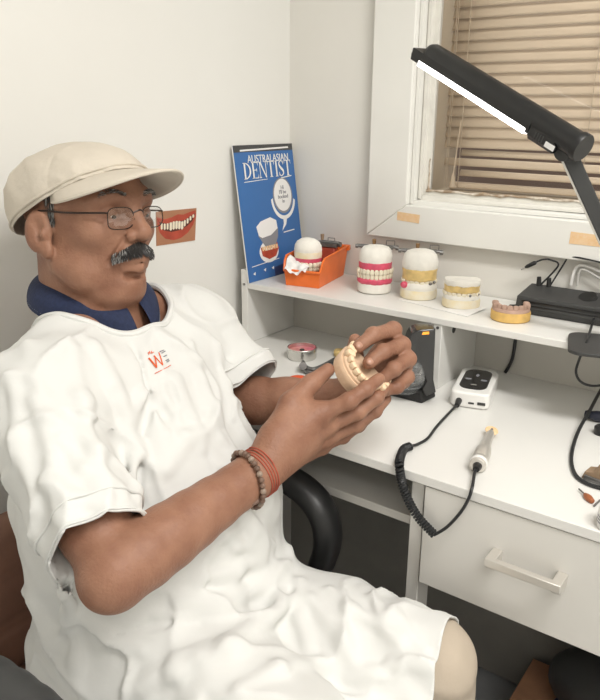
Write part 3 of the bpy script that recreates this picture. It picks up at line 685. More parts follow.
# control unit
cuA, cuB, cuC, cuD = dsk(449, 406), dsk(486, 413), dsk(493, 382), dsk(459, 377)
cen = (cuA+cuC)/2; udir = (cuB-cuA); ud = .25
t = thing('control_unit', 'white handpiece control box with a black button panel', 'control box', (cen.x, cen.y, DZ))
W_, D_2, H_ = .070, .135, .030
cen = dsk(468, 401) ; fdir = Vector((math.cos(ud), math.sin(ud), 0)); bdir = Vector((-math.sin(ud), math.cos(ud), 0))
fl = dsk(449, 405.5); cen = fl + fdir*(W_/2) + bdir*(D_2/2)
def rr_out(w, d, r, n=6):
    o = []
    for (sx_, sy_, a0) in ((-1,-1,PI), (1,-1,PI*1.5), (1,1,0), (-1,1,PI/2)):
        for i in range(n+1): a = a0+PI/2*i/n; o.append((sx_*(w/2-r)+r*math.cos(a), sy_*(d/2-r)+r*math.sin(a)))
    return o
def cu(x, y, z): return Vector((cen.x, cen.y, DZ)) + fdir*x + bdir*y + Vector((0, 0, z))
b = MB(); b.prism(rr_out(W_, D_2, .012), .0005, H_, cu); b.build('case', 'white', t, bevel=.004, seg=3)
b = MB(); o_ = [(x*.72, y*.80+.006) for x, y in rr_out(W_, D_2, .026, 8)]; b.prism(o_, H_-.001, H_+.0012, cu); b.build('button_panel', 'blkg', t, bevel=.0005)
for (x, y, w, d) in ((-.014, .002, .012, .009), (.015, .002, .012, .009), (0, .026, .006, .015), (.0, -.026, .012, .004)):
    b = MB(); b.prism([(x+w/2*math.cos(a), y+d/2*math.sin(a)) for a in np.linspace(0, 2*PI, 17)[:-1]], H_+.0010, H_+.0016, cu); b.build('button', 'print' if d > .005 else 'handlem', t)
b = MB(); b.box(cu(.004, -D_2/2-.0004, .011), (.010, .0016, .003), Euler((0,0,ud)).to_matrix()); b.box(cu(.022, -D_2/2-.0004, .012), (.014, .0016, .005), Euler((0,0,ud)).to_matrix()); b.build('port', 'blkm', t)
# coil cord from unit to handpiece
p0 = cu(-.018, -D_2/2-.001, .013)
b = MB(); b.cyl(p0 + bdir*.006, p0 - bdir*.018 - Vector((0,0,.003)), .0062, .0045, seg=14)
st = p0 - bdir*.016 - Vector((0,0,.002))
lead = catmull([st, dsk(438, 425, .006), dsk(428, 438, .004), dsk(418, 444, .004), dsk(411, 446, .006)], 8)
coil_c = catmull([dsk(411, 446, .007), dsk(404, 449, .007), dsk(400.5, 457, .007), dsk(399.5, 466, .009), on(401.5, 480, 'y', -.508), on(407, 497, 'y', -.512), on(416, 514, 'y', -.513), on(426, 526, 'y', -.512), on(434, 534, 'y', -.511)], 14)
tail = catmull([on(434, 535, 'y', -.511), on(447, 527, 'y', -.509), on(460, 513, 'y', -.508), on(468, 500, 'y', -.507), on(472, 488, 'z', DZ+.006), dsk(474.5, 474, .010), dsk(477, 466, .012)], 10)
cord = thing('coiled_cord', 'black coiled cord hanging over the desk front from the control box', 'cord', st)
b.build('strain_relief', 'blk', cord)
b = MB(); b.tube(lead, .0024, 8); b.tube(tail, .0024, 8); b.build('straight_cord', 'cable', cord)
b = MB(); hel = []; turns = 44; NN = turns*9
cl = [0]
for i in range(1, len(coil_c)): cl.append(cl[-1] + (coil_c[i]-coil_c[i-1]).length)
uu = None
for k in range(NN+1):
    s = cl[-1]*k/NN; i = min(max(j for j in range(len(cl)) if cl[j] <= s), len(cl)-2); f = (s-cl[i])/(cl[i+1]-cl[i]+1e-9)
    p = coil_c[i].lerp(coil_c[i+1], f); d = (coil_c[i+1]-coil_c[i]).normalized()
    if uu is None: uu = frame(d)[0]
    uu = (uu - d*uu.dot(d)).normalized(); ww = d.cross(uu); a = 2*PI*turns*k/NN
    hel.append(p + (uu*math.cos(a)+ww*math.sin(a))*.0052)
b.tube(hel, .0022, 6); b.build('coil', 'cable', cord)
# handpiece
ha = dsk(477.5, 466, .012); hb = dsk(491.5, 431, .010); hd = (hb-ha).normalized(); hl_ = (hb-ha).length
t = thing('polishing_handpiece', 'silver dental handpiece with round tan polishing disc lying on the desk', 'dental handpiece', ha)
b = MB(); b.lathe([(.0, -.002), (.0105, 0), (.0125, .003), (.013, .018), (.0120, .020), (.0128, .023), (.0125, .050), (.0110, .062), (.0080, .078), (.0066, hl_-.014), (.0045, hl_-.004), (0, hl_-.003)], ha, hd, 28); b.build('body', 'handlem', t)
b = MB(); b.lathe([(.0130, .004), (.0134, .005), (.0134, .012), (.0130, .013)], ha, hd, 28); b.build('collar', 'white', t)
b = MB(); b.lathe([(.0, -.012), (.005, -.012), (.007, -.001), (.007, .002)], ha, hd, 16); b.build('cord_boot', 'blk', t)
b = MB(); b.lathe([(0, hl_-.006), (.0012, hl_-.006), (.0012, hl_+.004), (0, hl_+.004)], ha, hd, 10); b.build('shank', 'chrome', t)
dc = hb + hd*.002; dax = (Vector((0,0,1)) - Vector(FW)*.6 + hd*.2).normalized(); b = MB(); b.lathe([(0, -.001), (.0100, -.001), (.0108, 0), (.0100, .001), (.003, .0014), (0, .0014)], dc, dax, 24); b.build('polishing_disc', 'tape', t)
b = MB(); b.lathe([(0, .001), (.0025, .001), (.002, .0035), (0, .0035)], dc, dax, 12); b.build('disc_screw', 'steel', t)
# tin of wax
tc_ = on(302, 357.5, 'z', DZ)
t = thing('wax_tin', 'open round metal tin of pink wax on the desk', 'tin', tc_)
b = MB(); b.lathe([(0, 0), (.030, 0), (.0315, .002), (.0315, .022), (.0328, .0235), (.0315, .025), (.0303, .024), (.0303, .004), (0, .004)], tc_, seg=40); b.build('tin_body', 'chrome', t)
b = MB(); b.lathe([(0, .0045), (.0300, .0045), (.0300, .016), (.022, .0168), (.005, .0165), (0, .0165)], tc_, seg=32); b.build('wax', mat('pale_pink_wax', (.66, .28, .24), .4, col2=(.72, .16, .24), nscale=40), t)
b = MB(); b.lathe([(0, .016), (.0055, .0164), (.005, .019), (0, .0195)], tc_, seg=16); b.build('dark_hub', 'blkm', t)
# pliers behind the hands
t = thing('metal_pliers', 'curved metal pliers lying on the desk between tin and hands', 'pliers', dsk(318, 372))
for k, (dz, dd) in enumerate(((.006, 0), (.012, 4))):
    b = MB(); b.tube(catmull([dsk(303, 366-dd, dz), dsk(306, 371-dd, dz), dsk(314, 373-dd, dz), dsk(326, 368-dd, dz), dsk(337, 362-dd, dz), dsk(349, 358-dd, dz)], 6), .0042, 10); b.build('handle', 'steel', t)
b = MB(); b.cyl(dsk(303, 366, .002), dsk(303, 366, .017), .008, seg=20); b.build('pivot', 'steel', t)
ky = dsk(341, 356, .0)
b = MB(); T5 = TM(ky, -1.0); dstack(b, T5, [(.9, 0), (1, .003), (1.02, .011), (.85, .015)], rx=.014, ry=.016, back=.010, wob=.001); tag(b.build('yellow_wax_piece', 'ywax', base=ky), 'small yellow speckled wax piece on the desk behind the held cast', 'wax piece')
kr = dsk(298, 384, 0)
b = MB(); b.ell((kr.x, kr.y, kr.z+.009), (.022, .012, .009), (0, 0, .7)); tag(b.build('red_wax_piece', mat('bright_red_wax', (.72, .10, .03), .5, noise=.2), base=kr), 'red-orange wax lump on the desk behind the right hand', 'wax piece')

# black curved device with clear hood
t = thing('bench_vacuum', 'glossy black bench device with curved neck and clear ribbed hood', 'bench device', dsk(415, 398))
dd0 = 1.335
def dv(px, py, e): return at(px, py, dd0) + Vector((FW[0], FW[1], 0)).normalized()*e
o1 = [(411, 329), (418, 326.5), (427, 325.5), (433.5, 325.5), (433, 340), (432, 360), (431.5, 376), (434, 388), (424, 392), (420, 385), (424, 377), (419, 362), (410, 354), (402, 351), (401.5, 349), (405, 343), (408, 334)]
b = MB(); b.prism(o1, -.022, .020, lambda x, y, z: dv(x, y, z)); b.build('body', 'blkg', t, bevel=.006, seg=3)
b = MB(); f1 = [dsk(384, 394), dsk(422, 404), dsk(436, 397), dsk(404, 386)]; top = [at(392, 391, 1.35), at(421, 392, 1.325), at(433, 372, 1.335), at(424, 372, 1.36)]
b.add(f1+top, [[3,2,1,0],[4,5,6,7],[0,1,5,4],[1,2,6,5],[2,3,7,6],[3,0,4,7]]); b.build('foot', 'blk', t, bevel=.003)
b = MB(); hc = at(404, 374, 1.335); b.ell(hc, (.040, .034, .040), None, 32, 20); b.build('clear_hood', 'lens', t)
b = MB()
for k in range(5):
    z = hc.z - .030 + k*.013; rr_ = math.sqrt(max(1-((z-hc.z)/.040)**2, .05)); b.tube([Vector((hc.x+.0405*rr_*math.cos(a), hc.y+.0345*rr_*math.sin(a), z)) for a in np.linspace(0, 2*PI, 33)[:-1]], .0009, 6, closed=True)
b.build('hood_rib', 'lens', t)
b = MB(); b.lathe([(0,-.02),(.014,-.02),(.018,0),(.014,.02),(0,.022)], hc, (.5,.3,.8), 20); b.build('rotor', 'steel', t)
b = MB(); b.prism([(421, 328.5), (427, 328), (427, 330.5), (420, 331)], -.0235, -.021, lambda x, y, z: dv(x, y, z)); b.build('orange_light', 'led', t)

# right edge
cable('lamp_cable', 'black cable draping off the riser down across the desk', [on(606, 300, 'z', SZ+.02), on(599, 306, 'z', SZ+.02), on(592, 325, 'z', SZ+.012), on(586, 343, 'y', -.181), on(579, 360, 'y', -.184), on(576, 372, 'y', -.186), on(580, 381, 'y', -.184), on(590, 385.5, 'y', -.182), on(604, 385, 'y', -.18), on(630, 380, 'y', -.18)], .0022)
cable('desk_cable', 'black cable looping on the desk around a tan wooden clamp', [on(618, 370, 'z', DZ+.035), on(604, 385, 'z', DZ+.03), on(590, 410, 'z', DZ+.02), on(578, 432, 'z', DZ+.008), on(571.5, 455, 'z', DZ+.003), on(574, 472, 'z', DZ+.003), on(584, 482, 'z', DZ+.003), on(604, 489, 'z', DZ+.003), on(630, 494, 'z', DZ+.003)], .0030)
a0 = dsk(584, 414, .010); a1 = dsk(620, 420, .010)
t = thing('black_handpiece', 'dark blue-black handpiece lying at the right edge of the desk', 'dental handpiece', a0)
d_ = (a1-a0).normalized(); b = MB(); b.lathe([(0, 0), (.006, .001), (.0075, .004), (.0075, .012), (.0095, .02), (.0095, .06), (0, .062)], a0, d_, 24); b.build('body', mat('dark_blue_black', (.02, .023, .04), .35), t)
b = MB(); b.lathe([(.0077, .004), (.0080, .005), (.0080, .009), (.0077, .010)], a0, d_, 24); b.build('ring', 'blk', t)
kb = dsk(601, 434, 0); b = MB(); b.lathe([(0, 0), (.011, 0), (.012, .003), (.012, .012), (.009, .015), (0, .0155)], kb, seg=24)
b.build('round_weight', 'blk', base=kb); tag(bpy.data.objects['round_weight'], 'round black knob on the desk at the right edge above the wooden clamp', 'knob')
t = thing('wooden_clamp', 'tan wooden clamp block at the right edge of the desk', 'clamp', dsk(592, 480))
cw = dsk(592, 481); 
b = MB(); cw0 = dsk(581, 478); cwx = (dsk(604, 486)-cw0).normalized(); cwy = Vector((-cwx.y, cwx.x, 0))
def cwm(x, y, z): return Vector((cw0.x, cw0.y, DZ)) + cwx*x + cwy*y + Vector((0, 0, z))
b.prism([(0, .0004), (.05, .0004), (.06, .034), (.026, .036), (.016, .016), (.004, .013)], 0, .022, lambda x, y, z: cwm(x, z, y)); b.build('block', 'wood', t, bevel=.0015)
b = MB(); b.prism([(.004, .0004), (.04, .0004), (.03, .008), (.005, .009)], -.004, 0, lambda x, y, z: cwm(x, z, y)); b.build('jaw', 'steel', t, bevel=.001)
t = thing('polishing_bur', 'tiny bur with an orange-brown head lying below the wooden clamp', 'dental bur', dsk(590, 496))
b0, b1 = dsk(579, 489, .0035), dsk(594, 503, .0035); d_ = (b1-b0).normalized(); Lb_ = (b1-b0).length
b = MB(); b.lathe([(0, 0), (.0013, 0), (.0013, Lb_*.45), (0, Lb_*.45)], b0, d_, 10); b.build('shank', 'steel', t)
b = MB(); b.lathe([(0, Lb_*.36), (.0028, Lb_*.40), (.0046, Lb_*.55), (.0050, Lb_*.68), (.0038, Lb_*.88), (0, Lb_*.97)], b0, d_, 18); b.build('bur_head', mat('burnt_orange_rubber', (.40, .13, .05), .5, noise=.3, nscale=200), t)
cable('probe', 'thin metal probe lying beside the small orange bur', [dsk(594, 506, .002), dsk(604, 497, .002), dsk(625, 480, .002)], .0014, 'steel', cat='dental tool')
jc = dsk(613, 528); t = thing('white_jar', 'white jar with printed side at the right end of the desk edge', 'jar', jc)
b = MB(); b.lathe([(0, 0), (.0195, 0), (.0205, .002), (.0205, .026), (.0195, .028), (0, .028)], jc, seg=36); b.build('jar_body', 'white', t)
b = MB(); b.lathe([(.0207, .007), (.0207, .020)], jc, seg=36); b.build('jar_label', 'paper', t)
b = MB()
for k in range(3): b.lathe([(.0209, .009+k*.004), (.0209, .0103+k*.004)], jc, seg=36)
b.build('label_print', 'print', t)

# ------------------------------------------------------------------ under the desk
t = thing('cardboard_box', 'low brown cardboard box on the floor under the drawer', 'box', (.86, -.2, 0))
MB().bb((.70, -.33, .0005), (1.10, -.03, .12)).build('carton', 'cardb', t, bevel=.002)
bb_ = MB(); bb_.bb((.70, -.182, .1201), (1.10, -.178, .1206)); bb_.build('flap_seam', 'darkbar', t)
nd = on(566, 700, 'z', .13)
t = thing('blue_case', 'small dark blue case with a pale mark on the cardboard box', 'case', (nd.x, nd.y, .12))
b = MB(); b.box((nd.x+.012, nd.y-.02, .1292), (.060, .10, .018), (0, 0, -.25)); b.build('case_body', 'navyplastic', t, bevel=.004)
b = MB(); b.box((nd.x+.012, nd.y+.008, .1386), (.018, .006, .0006), (0, 0, .5)); b.box((nd.x+.016, nd.y+.002, .1386), (.006, .016, .0006), (0, 0, .5)); b.build('pale_mark', 'paper', t)
b = MB(); rb = random.Random(5)
def bag(u, v):
    a = 2*PI*u; h = v; r = .13*math.sin(PI*min(max(h, .02), .98))**.35
    return (.90 + 1.1*r*math.cos(a), -.12 + .62*r*math.sin(a), .1215 + .15*h + .012*math.sin(a*3+h*5)*math.sin(PI*h))
b.grid(33, 12, bag); o = b.build('black_bag', 'blkm', base=(.9, -.12, .12), solid=.002); tag(o, 'slouched black bag lying on the cardboard box under the drawer', 'bag')

# ------------------------------------------------------------------ lights
def area(name, loc, rot, sx, sy, e, col=(1, .975, .94)):
    l = bpy.data.lights.new(name, 'AREA'); l.shape = 'RECTANGLE'; l.size = sx; l.size_y = sy; l.energy = e; l.color = col
    o = bpy.data.objects.new(name, l); COL.objects.link(o); o.location = loc; o.rotation_euler = rot; return o
area('ceiling_light', (1.7, -.95, RZ-.03), (0, 0, 0), 1.2, .3, 33)
area('ceiling_light', (2.2, -2.2, RZ-.03), (0, 0, 0), 1.2, .5, 11)
area('brick_fill', (1.0, .38, 2.3), (math.radians(50), 0, 0), 1.5, .2, 9)  # added fill outside the window, no lamp there; brightens the brick wall
w = bpy.data.worlds.new('world'); SC.world = w; w.use_nodes = True
w.node_tree.nodes['Background'].inputs[0].default_value = (.75, .8, .9, 1); w.node_tree.nodes['Background'].inputs[1].default_value = .4
# ------------------------------------------------------------------ implicit surface sculpting
def V3(p): return np.array(p, dtype=float)
class Cone:
    def __init__(s, a, b, ra, rb, k=.01, op=1, sq=None): s.a, s.b, s.ra, s.rb, s.k, s.op = V3(a), V3(b), ra, rb, k, op; s.sq = sq
    def d(s, P):
        ab = s.b-s.a; L = ab@ab+1e-12; t = np.clip(((P-s.a)@ab)/L, 0, 1)
        q = P-(s.a+t[:, None]*ab)
        if s.sq is not None:      # flatten along a direction: (dir, factor>1 => thinner)
            n = V3(s.sq[0]); n = n/np.linalg.norm(n); c = q@n; q = q + np.outer(c*(s.sq[1]-1), n)
        return (np.linalg.norm(q, axis=1)-(s.ra+(s.rb-s.ra)*t)) / (1 if s.sq is None else 1+.5*(s.sq[1]-1))
class CutCone(Cone):
    def cut(s, c, n): s.c_, s.n_ = V3(c), V3(n); return s
    def d(s, P): return np.maximum(super().d(P), (P-s.c_)@s.n_)
class Ell:
    def __init__(s, c, r, R=None, k=.01, op=1): s.c, s.r, s.k, s.op = V3(c), V3(r), k, op; s.R = np.eye(3) if R is None else np.array(R)
    def d(s, P):
        q = (P-s.c)@s.R; k0 = np.linalg.norm(q/s.r, axis=1); k1 = np.linalg.norm(q/(s.r**2), axis=1)+1e-9
        return k0*(k0-1)/k1
class RBox:
    def __init__(s, c, h, r, R=None, k=.01, op=1): s.c, s.h, s.rr, s.k, s.op = V3(c), V3(h), r, k, op; s.R = np.eye(3) if R is None else np.array(R)
    def d(s, P):
        q = np.abs((P-s.c)@s.R)-(s.h-s.rr); return np.linalg.norm(np.maximum(q, 0), axis=1)+np.minimum(q.max(axis=1), 0)-s.rr
def fsdf(prims, P, cull=None):
    d = np.full(len(P), 1e3)
    for p in prims:
        e = p.d(P)
        if p.op > 0:
            h = np.clip(.5+.5*(d-e)/p.k, 0, 1); d = d*(1-h)+e*h-p.k*h*(1-h)
        else:
            h = np.clip(.5-.5*(d+e)/p.k, 0, 1); d = d*(1-h)-e*h+p.k*h*(1-h)
    return d
class Sculpt:
    def __init__(s, prims, disp=None): s.p = prims; s.disp = disp
    def f(s, P, prims=None):
        d = fsdf(s.p if prims is None else prims, P)
        return d if s.disp is None else s.disp(P, d)
    def trace(s, px, py, start=.4, far=2.0):
        D = FW + RT*(px-300)/CF - UP*(py-350)/CF; t = start; D_n = np.linalg.norm(D)
        for _ in range(160):
            v = float(s.f((CC+D*t)[None])[0])
            if v < .0004: return CC+D*t
            t += v*.7/D_n
            if t > far: return None
        return CC+D*t
    def mesh(s, lo, hi, h, B=20, project=2):
        lo = V3(lo); hi = V3(hi); nb = np.ceil((hi-lo)/(h*B)).astype(int); R = B*h*.5*math.sqrt(3)
        keys = []; verts = []; corner = {}
        off = np.array([[i, j, k] for i in (0, 1) for j in (0, 1) for k in (0, 1)])
        g = np.arange(B+1); G = np.stack(np.meshgrid(g, g, g, indexing='ij'), -1).reshape(-1, 3)
        S = 4096; K = []; VV = []; E = [[], [], []]
        cen = np.array([[i, j, k] for i in range(nb[0]) for j in range(nb[1]) for k in range(nb[2])]); C = lo+(cen+.5)*B*h
        PD = [p.d(C) for p in s.p]; full = s.f(C)
        for n_ in np.nonzero(np.abs(full) < R*1.6+.01)[0]:
            base = cen[n_]*B
            act = [p for p, e in zip(s.p, PD) if e[n_] - R*1.5 < p.k+.01]
            if not act: continue
            I = base+G; D = s.f(lo+I*h, act).reshape(B+1, B+1, B+1)
            if D.min() > 0 or D.max() < 0: continue
            ins = D < 0
            # cells
            acc = np.zeros((B, B, B, 3)); cnt = np.zeros((B, B, B))
            for ax in range(3):
                sl0 = [slice(None)]*3; sl1 = [slice(None)]*3; sl0[ax] = slice(0, B); sl1[ax] = slice(1, B+1)
                a = D[tuple(sl0)]; b = D[tuple(sl1)]; cr = (a < 0) != (b < 0); t = np.where(cr, a/(a-b+1e-20), 0)
                o = [x for x in range(3) if x != ax]
                for u in (0, 1):
                    for w in (0, 1):
                        sl = [slice(None)]*3; sl[ax] = slice(None); sl[o[0]] = slice(u, u+B); sl[o[1]] = slice(w, w+B)
                        c_ = cr[tuple(sl)]; tt = t[tuple(sl)]
                        acc[..., ax] += np.where(c_, tt, 0); acc[..., o[0]] += np.where(c_, u, 0); acc[..., o[1]] += np.where(c_, w, 0); cnt += c_
                # edges (own those with o-coords < B to avoid double)
                sle = [slice(None)]*3; sle[ax] = slice(0, B); sle[o[0]] = slice(0, B); sle[o[1]] = slice(0, B)
                ce = cr[tuple(sle)]; idx = np.argwhere(ce)
                if len(idx): E[ax].append(np.hstack([idx+base, (a[tuple(sle)][ce] < 0)[:, None].astype(int)]))
            m = cnt > 0; idx = np.argwhere(m)
            pos = acc[m]/cnt[m][:, None]; P = lo+(idx+base+pos)*h
            for _ in range(project):
                d = s.f(P, act); gr = np.stack([(s.f(P+np.eye(3)[a]*h*.35, act)-d)/(h*.35) for a in range(3)], 1)
                P = P-np.clip(d/np.maximum((gr**2).sum(1), .2), -h*.5, h*.5)[:, None]*gr
            K.append(idx+base); VV.append(P)
        K = np.vstack(K); VV = np.vstack(VV); key = (K[:, 0]*S+K[:, 1])*S+K[:, 2]
        od = np.argsort(key); key = key[od]; VV = VV[od]
        F = []
        for ax in range(3):
            if not E[ax]: continue
            e = np.vstack(E[ax]); o = [(ax+1) % 3, (ax+2) % 3]; q = []; ok = np.ones(len(e), bool)
            for du, dw in ((0, 0), (-1, 0), (-1, -1), (0, -1)):
                c = e[:, :3].copy(); c[:, o[0]] += du; c[:, o[1]] += dw; kk = (c[:, 0]*S+c[:, 1])*S+c[:, 2]
                j = np.searchsorted(key, kk); j = np.clip(j, 0, len(key)-1); ok &= key[j] == kk; q.append(j)
            q = np.stack(q, 1); fl = e[:, 3] == 0; q[fl] = q[fl][:, ::-1]; F.append(q[ok])
        F = np.vstack(F)
        return VV, F
def mesh_obj(name, V, F, m, parent=None, smooth_it=0, base=None):
    me = bpy.data.meshes.new(name); org = np.zeros(3) if base is None else V3(base)
    me.vertices.add(len(V)); me.vertices.foreach_set('co', (V-org).astype(np.float32).ravel())
    me.loops.add(len(F)*4); me.loops.foreach_set('vertex_index', F.astype(np.int32).ravel())
    me.polygons.add(len(F)); me.polygons.foreach_set('loop_start', np.arange(0, len(F)*4, 4, dtype=np.int32)); me.polygons.foreach_set('loop_total', np.full(len(F), 4, dtype=np.int32))
    me.update(calc_edges=True); me.validate()
    bm = bmesh.new(); bm.from_mesh(me)
    for _ in range(smooth_it): bmesh.ops.smooth_vert(bm, verts=bm.verts, factor=.5, use_axis_x=True, use_axis_y=True, use_axis_z=True)
    bmesh.ops.recalc_face_normals(bm, faces=bm.faces); bm.to_mesh(me); bm.free()
    me.polygons.foreach_set('use_smooth', np.ones(len(me.polygons), dtype=bool))
    for x in (m if isinstance(m, (list, tuple)) else [m]): me.materials.append(M[x] if isinstance(x, str) else x)
    o = bpy.data.objects.new(name, me); COL.objects.link(o); o.location = org
    if parent is not None: o.parent = parent; o.matrix_parent_inverse = pinv(parent)
    return o
def rnd3(P, f, seed=0):
    """cheap smooth pseudo noise"""
    x, y, z = P[:, 0]*f+seed*1.7, P[:, 1]*f+seed*2.3, P[:, 2]*f-seed*.9
    return (np.sin(x*1.3+1.7*np.sin(y*.9+.5*z)) + np.sin(y*1.7+1.3*np.sin(z*1.1+.7*x)) + np.sin(z*1.5+1.9*np.sin(x*.8+.3*y)))/3
QH = 1.0     # resolution factor
# ------------------------------------------------------------------ the seated man
def skin_mat():
    m = mat('warm_brown_skin', (.36, .17, .10), .5, sss=.05, bump=.5, bscale=260, spec=.4)
    nt = m.node_tree; b = nt.nodes['Principled BSDF']; tc = nt.nodes.new('ShaderNodeTexCoord')
    n = nt.nodes.new('ShaderNodeTexNoise'); n.inputs['Scale'].default_value = 26; n.inputs['Detail'].default_value = 6; nt.links.new(tc.outputs['Object'], n.inputs['Vector'])
    r = nt.nodes.new('ShaderNodeValToRGB'); r.color_ramp.elements[0].position = .28; r.color_ramp.elements[1].position = .72
    r.color_ramp.elements[0].color = (.225, .102, .062, 1); r.color_ramp.elements[1].color = (.350, .182, .116, 1)
    nt.links.new(n.outputs['Fac'], r.inputs['Fac'])
    nt.links.new(r.outputs['Color'], b.inputs['Base Color'])
    return m
M['skin'] = skin_mat()
M['nail'] = mat('finger_nail', (.42, .225, .155), .3)
M['gown'] = mat('white_cotton_gown', (.70, .70, .675), .8, noise=.03, nscale=8, bump=.35, bscale=35)
M['cap'] = mat('beige_cap_cloth', (.62, .56, .47), .85, noise=.06, nscale=20, bump=.4, bscale=120)
M['capin'] = mat('beige_cap_underside', (.56, .52, .46), .85, noise=.05)
M['trouser'] = mat('khaki_trousers', (.50, .42, .33), .85, noise=.06, bump=.3, bscale=90)
M['collar'] = mat('navy_polo_collar', (.018, .028, .075), .8, noise=.3, nscale=200, bump=.4, bscale=300)
M['collarin'] = mat('blue_polo_lining', (.12, .19, .32), .8, noise=.3, nscale=150)
M['hair'] = mat('dark_grey_hair', (.05, .047, .045), .6)
M['hairg'] = mat('grey_hair', (.42, .41, .39), .6)
M['eye'] = mat('eye_white', (.62, .56, .50), .2)
M['iris'] = mat('dark_iris', (.03, .015, .01), .15)
M['lipskin'] = mat('brown_lips', (.36, .16, .12), .4)
M['shoe'] = mat('black_shoe', (.03, .03, .03), .4)
M['bead'] = mat('brown_bead', (.20, .12, .085), .5, noise=.4, nscale=150)
M['beadl'] = mat('tan_bead', (.36, .27, .21), .5, noise=.4, nscale=150)
M['thread'] = mat('red_thread', (.42, .085, .05), .7)
M['specs'] = mat('dark_metal_frame', (.06, .045, .04), .3, metal=.8)
M['speclens'] = mat('thin_lens', (.8, .8, .8), .05)
def lensm():
    m = bpy.data.materials.new('thin_spectacle_lens'); m.use_nodes = True; nt = m.node_tree
    for n in list(nt.nodes):
        if n.type != 'OUTPUT_MATERIAL': nt.nodes.remove(n)
    tr = nt.nodes.new('ShaderNodeBsdfTransparent'); gl = nt.nodes.new('ShaderNodeBsdfGlossy'); mx = nt.nodes.new('ShaderNodeMixShader')
    tr.inputs['Color'].default_value = (.92, .93, .94, 1); gl.inputs['Roughness'].default_value = .05; mx.inputs[0].default_value = .12
    nt.links.new(tr.outputs[0], mx.inputs[1]); nt.links.new(gl.outputs[0], mx.inputs[2]); nt.links.new(mx.outputs[0], nt.nodes['Material Output'].inputs['Surface'])
    return m
M['speclens'] = lensm()

# ---- head frame
PITCH = math.radians(8); YAW = math.radians(7); ROLL = math.radians(-5)
HR = np.array(Euler((ROLL, -PITCH, YAW)).to_matrix())      # columns: forward, left, up
HS = .97
BR = V3(at(135.5, 205.5, .99))
HO = BR - HR@(V3((.098, 0, .020))*HS)
def hh(x, y, z):
    w = min(max(-z/.03, 0), 1)*min(max((x-.02)/.05, 0), 1)
    x = x-.0095*w; z = z*(1-.06*w)
    return HO + HR@(V3((x, y, z))*HS)
def hE(c, r, k=.008, op=1, ry=0, rz=0, rx=0): return Ell(hh(*c), V3(r)*HS, HR@np.array(Euler((rx, ry, rz)).to_matrix()), k, op)
def hC(a, b, ra, rb, k=.008, op=1): return Cone(hh(*a), hh(*b), ra*HS, rb*HS, k, op)
NB = V3((.172, -.705, .958))           # neck base
head = [
    hE((-.010, 0, .040), (.098, .077, .066), .01),
    hE((.030, 0, .000), (.066, .066, .080), .03),
    hE((.040, 0, -.050), (.050, .050, .056), .02),
    hC((.000, -.055, -.055), (.066, -.016, -.094), .017, .016, .02), hC((.000, .055, -.055), (.066, .016, -.094), .017, .016, .02),
    hE((.076, 0, -.092), (.020, .024, .018), .014),
    hE((.050, 0, -.108), (.034, .040, .019), .02),            # soft under-chin
    hE((.028, -.052, -.068), (.026, .018, .026), .016), hE((.028, .052, -.068), (.026, .018, .026), .016),
    hE((.060, -.045, -.014), (.026, .020, .020), .016), hE((.060, .045, -.014), (.026, .020, .020), .016),
    hC((.082, -.034, .034), (.090, -.010, .030), .010, .009, .012), hC((.082, .034, .034), (.090, .010, .030), .010, .009, .012),
    hC((.072, -.052, .030), (.082, -.034, .034), .010, .010, .012), hC((.072, .052, .030), (.082, .034, .034), .010, .010, .012),
    hE((.098, -.034, .010), (.016, .017, .011), .010, -1), hE((.098, .034, .010), (.016, .017, .011), .010, -1),
    hE((.078, -.033, .010), (.0125, .0155, .0115), .003), hE((.078, .033, .010), (.0125, .0155, .0115), .003),
    hC((.0875, -.045, .0065), (.0925, -.022, .0055), .0026, .0026, .002, -1), hC((.0875, .045, .0065), (.0925, .022, .0055), .0026, .0026, .002, -1),
    hC((.082, -.046, -.004), (.092, -.020, -.006), .004, .003, .006), hC((.082, .046, -.004), (.092, .020, -.006), .004, .003, .006),
    hC((.090, 0, .026), (.109, 0, -.014), .0085, .0105, .010),
    hE((.1125, 0, -.019), (.0125, .0135, .0115), .006),
    hE((.101, -.0155, -.023), (.0125, .0085, .0090), .005), hE((.101, .0155, -.023), (.0125, .0085, .0090), .005),
    hE((.106, -.0065, -.0335), (.006, .0035, .004), .003, -1), hE((.106, .0065, -.0335), (.006, .0035, .004), .003, -1),
    hE((.088, 0, -.052), (.019, .030, .020), .012),
    hC((.094, -.026, -.063), (.1045, -.006, -.0585), .0035, .0050, .005), hC((.094, .026, -.063), (.1045, .006, -.0585), .0035, .0050, .005), hC((.1045, -.006, -.0585), (.1045, .006, -.0585), .005, .005, .003),
    hC((.092, -.022, -.0705), (.101, 0, -.0715), .0045, .0066, .006), hC((.092, .022, -.0705), (.101, 0, -.0715), .0045, .0066, .006),
    hC((.090, -.028, -.0650), (.1065, 0, -.0645), .0010, .0014, .0022, -1), hC((.090, .028, -.0650), (.1065, 0, -.0645), .0010, .0014, .0022, -1),
    hC((.092, -.014, -.083), (.092, .014, -.083), .0045, .0045, .008, -1),
    hC((.100, -.019, -.022), (.082, -.038, -.060), .0018, .0022, .007, -1), hC((.100, .019, -.022), (.082, .038, -.060), .0018, .0022, .007, -1),
]
for s_ in (-1, 1):
    head += [hE((-.014, s_*.080, -.006), (.021, .0085, .031), .006, 1, .15, -s_*.30), hE((-.006, s_*.077, -.033), (.011, .007, .013), .006),
             hE((-.010, s_*.088, -.004), (.012, .007, .020), .004, -1, .15, -s_*.30), hE((-.001, s_*.083, -.010), (.005, .005, .008), .003),
             hC((-.020, s_*.083, .002), (-.016, s_*.085, -.020), .0035, .003, .004)]
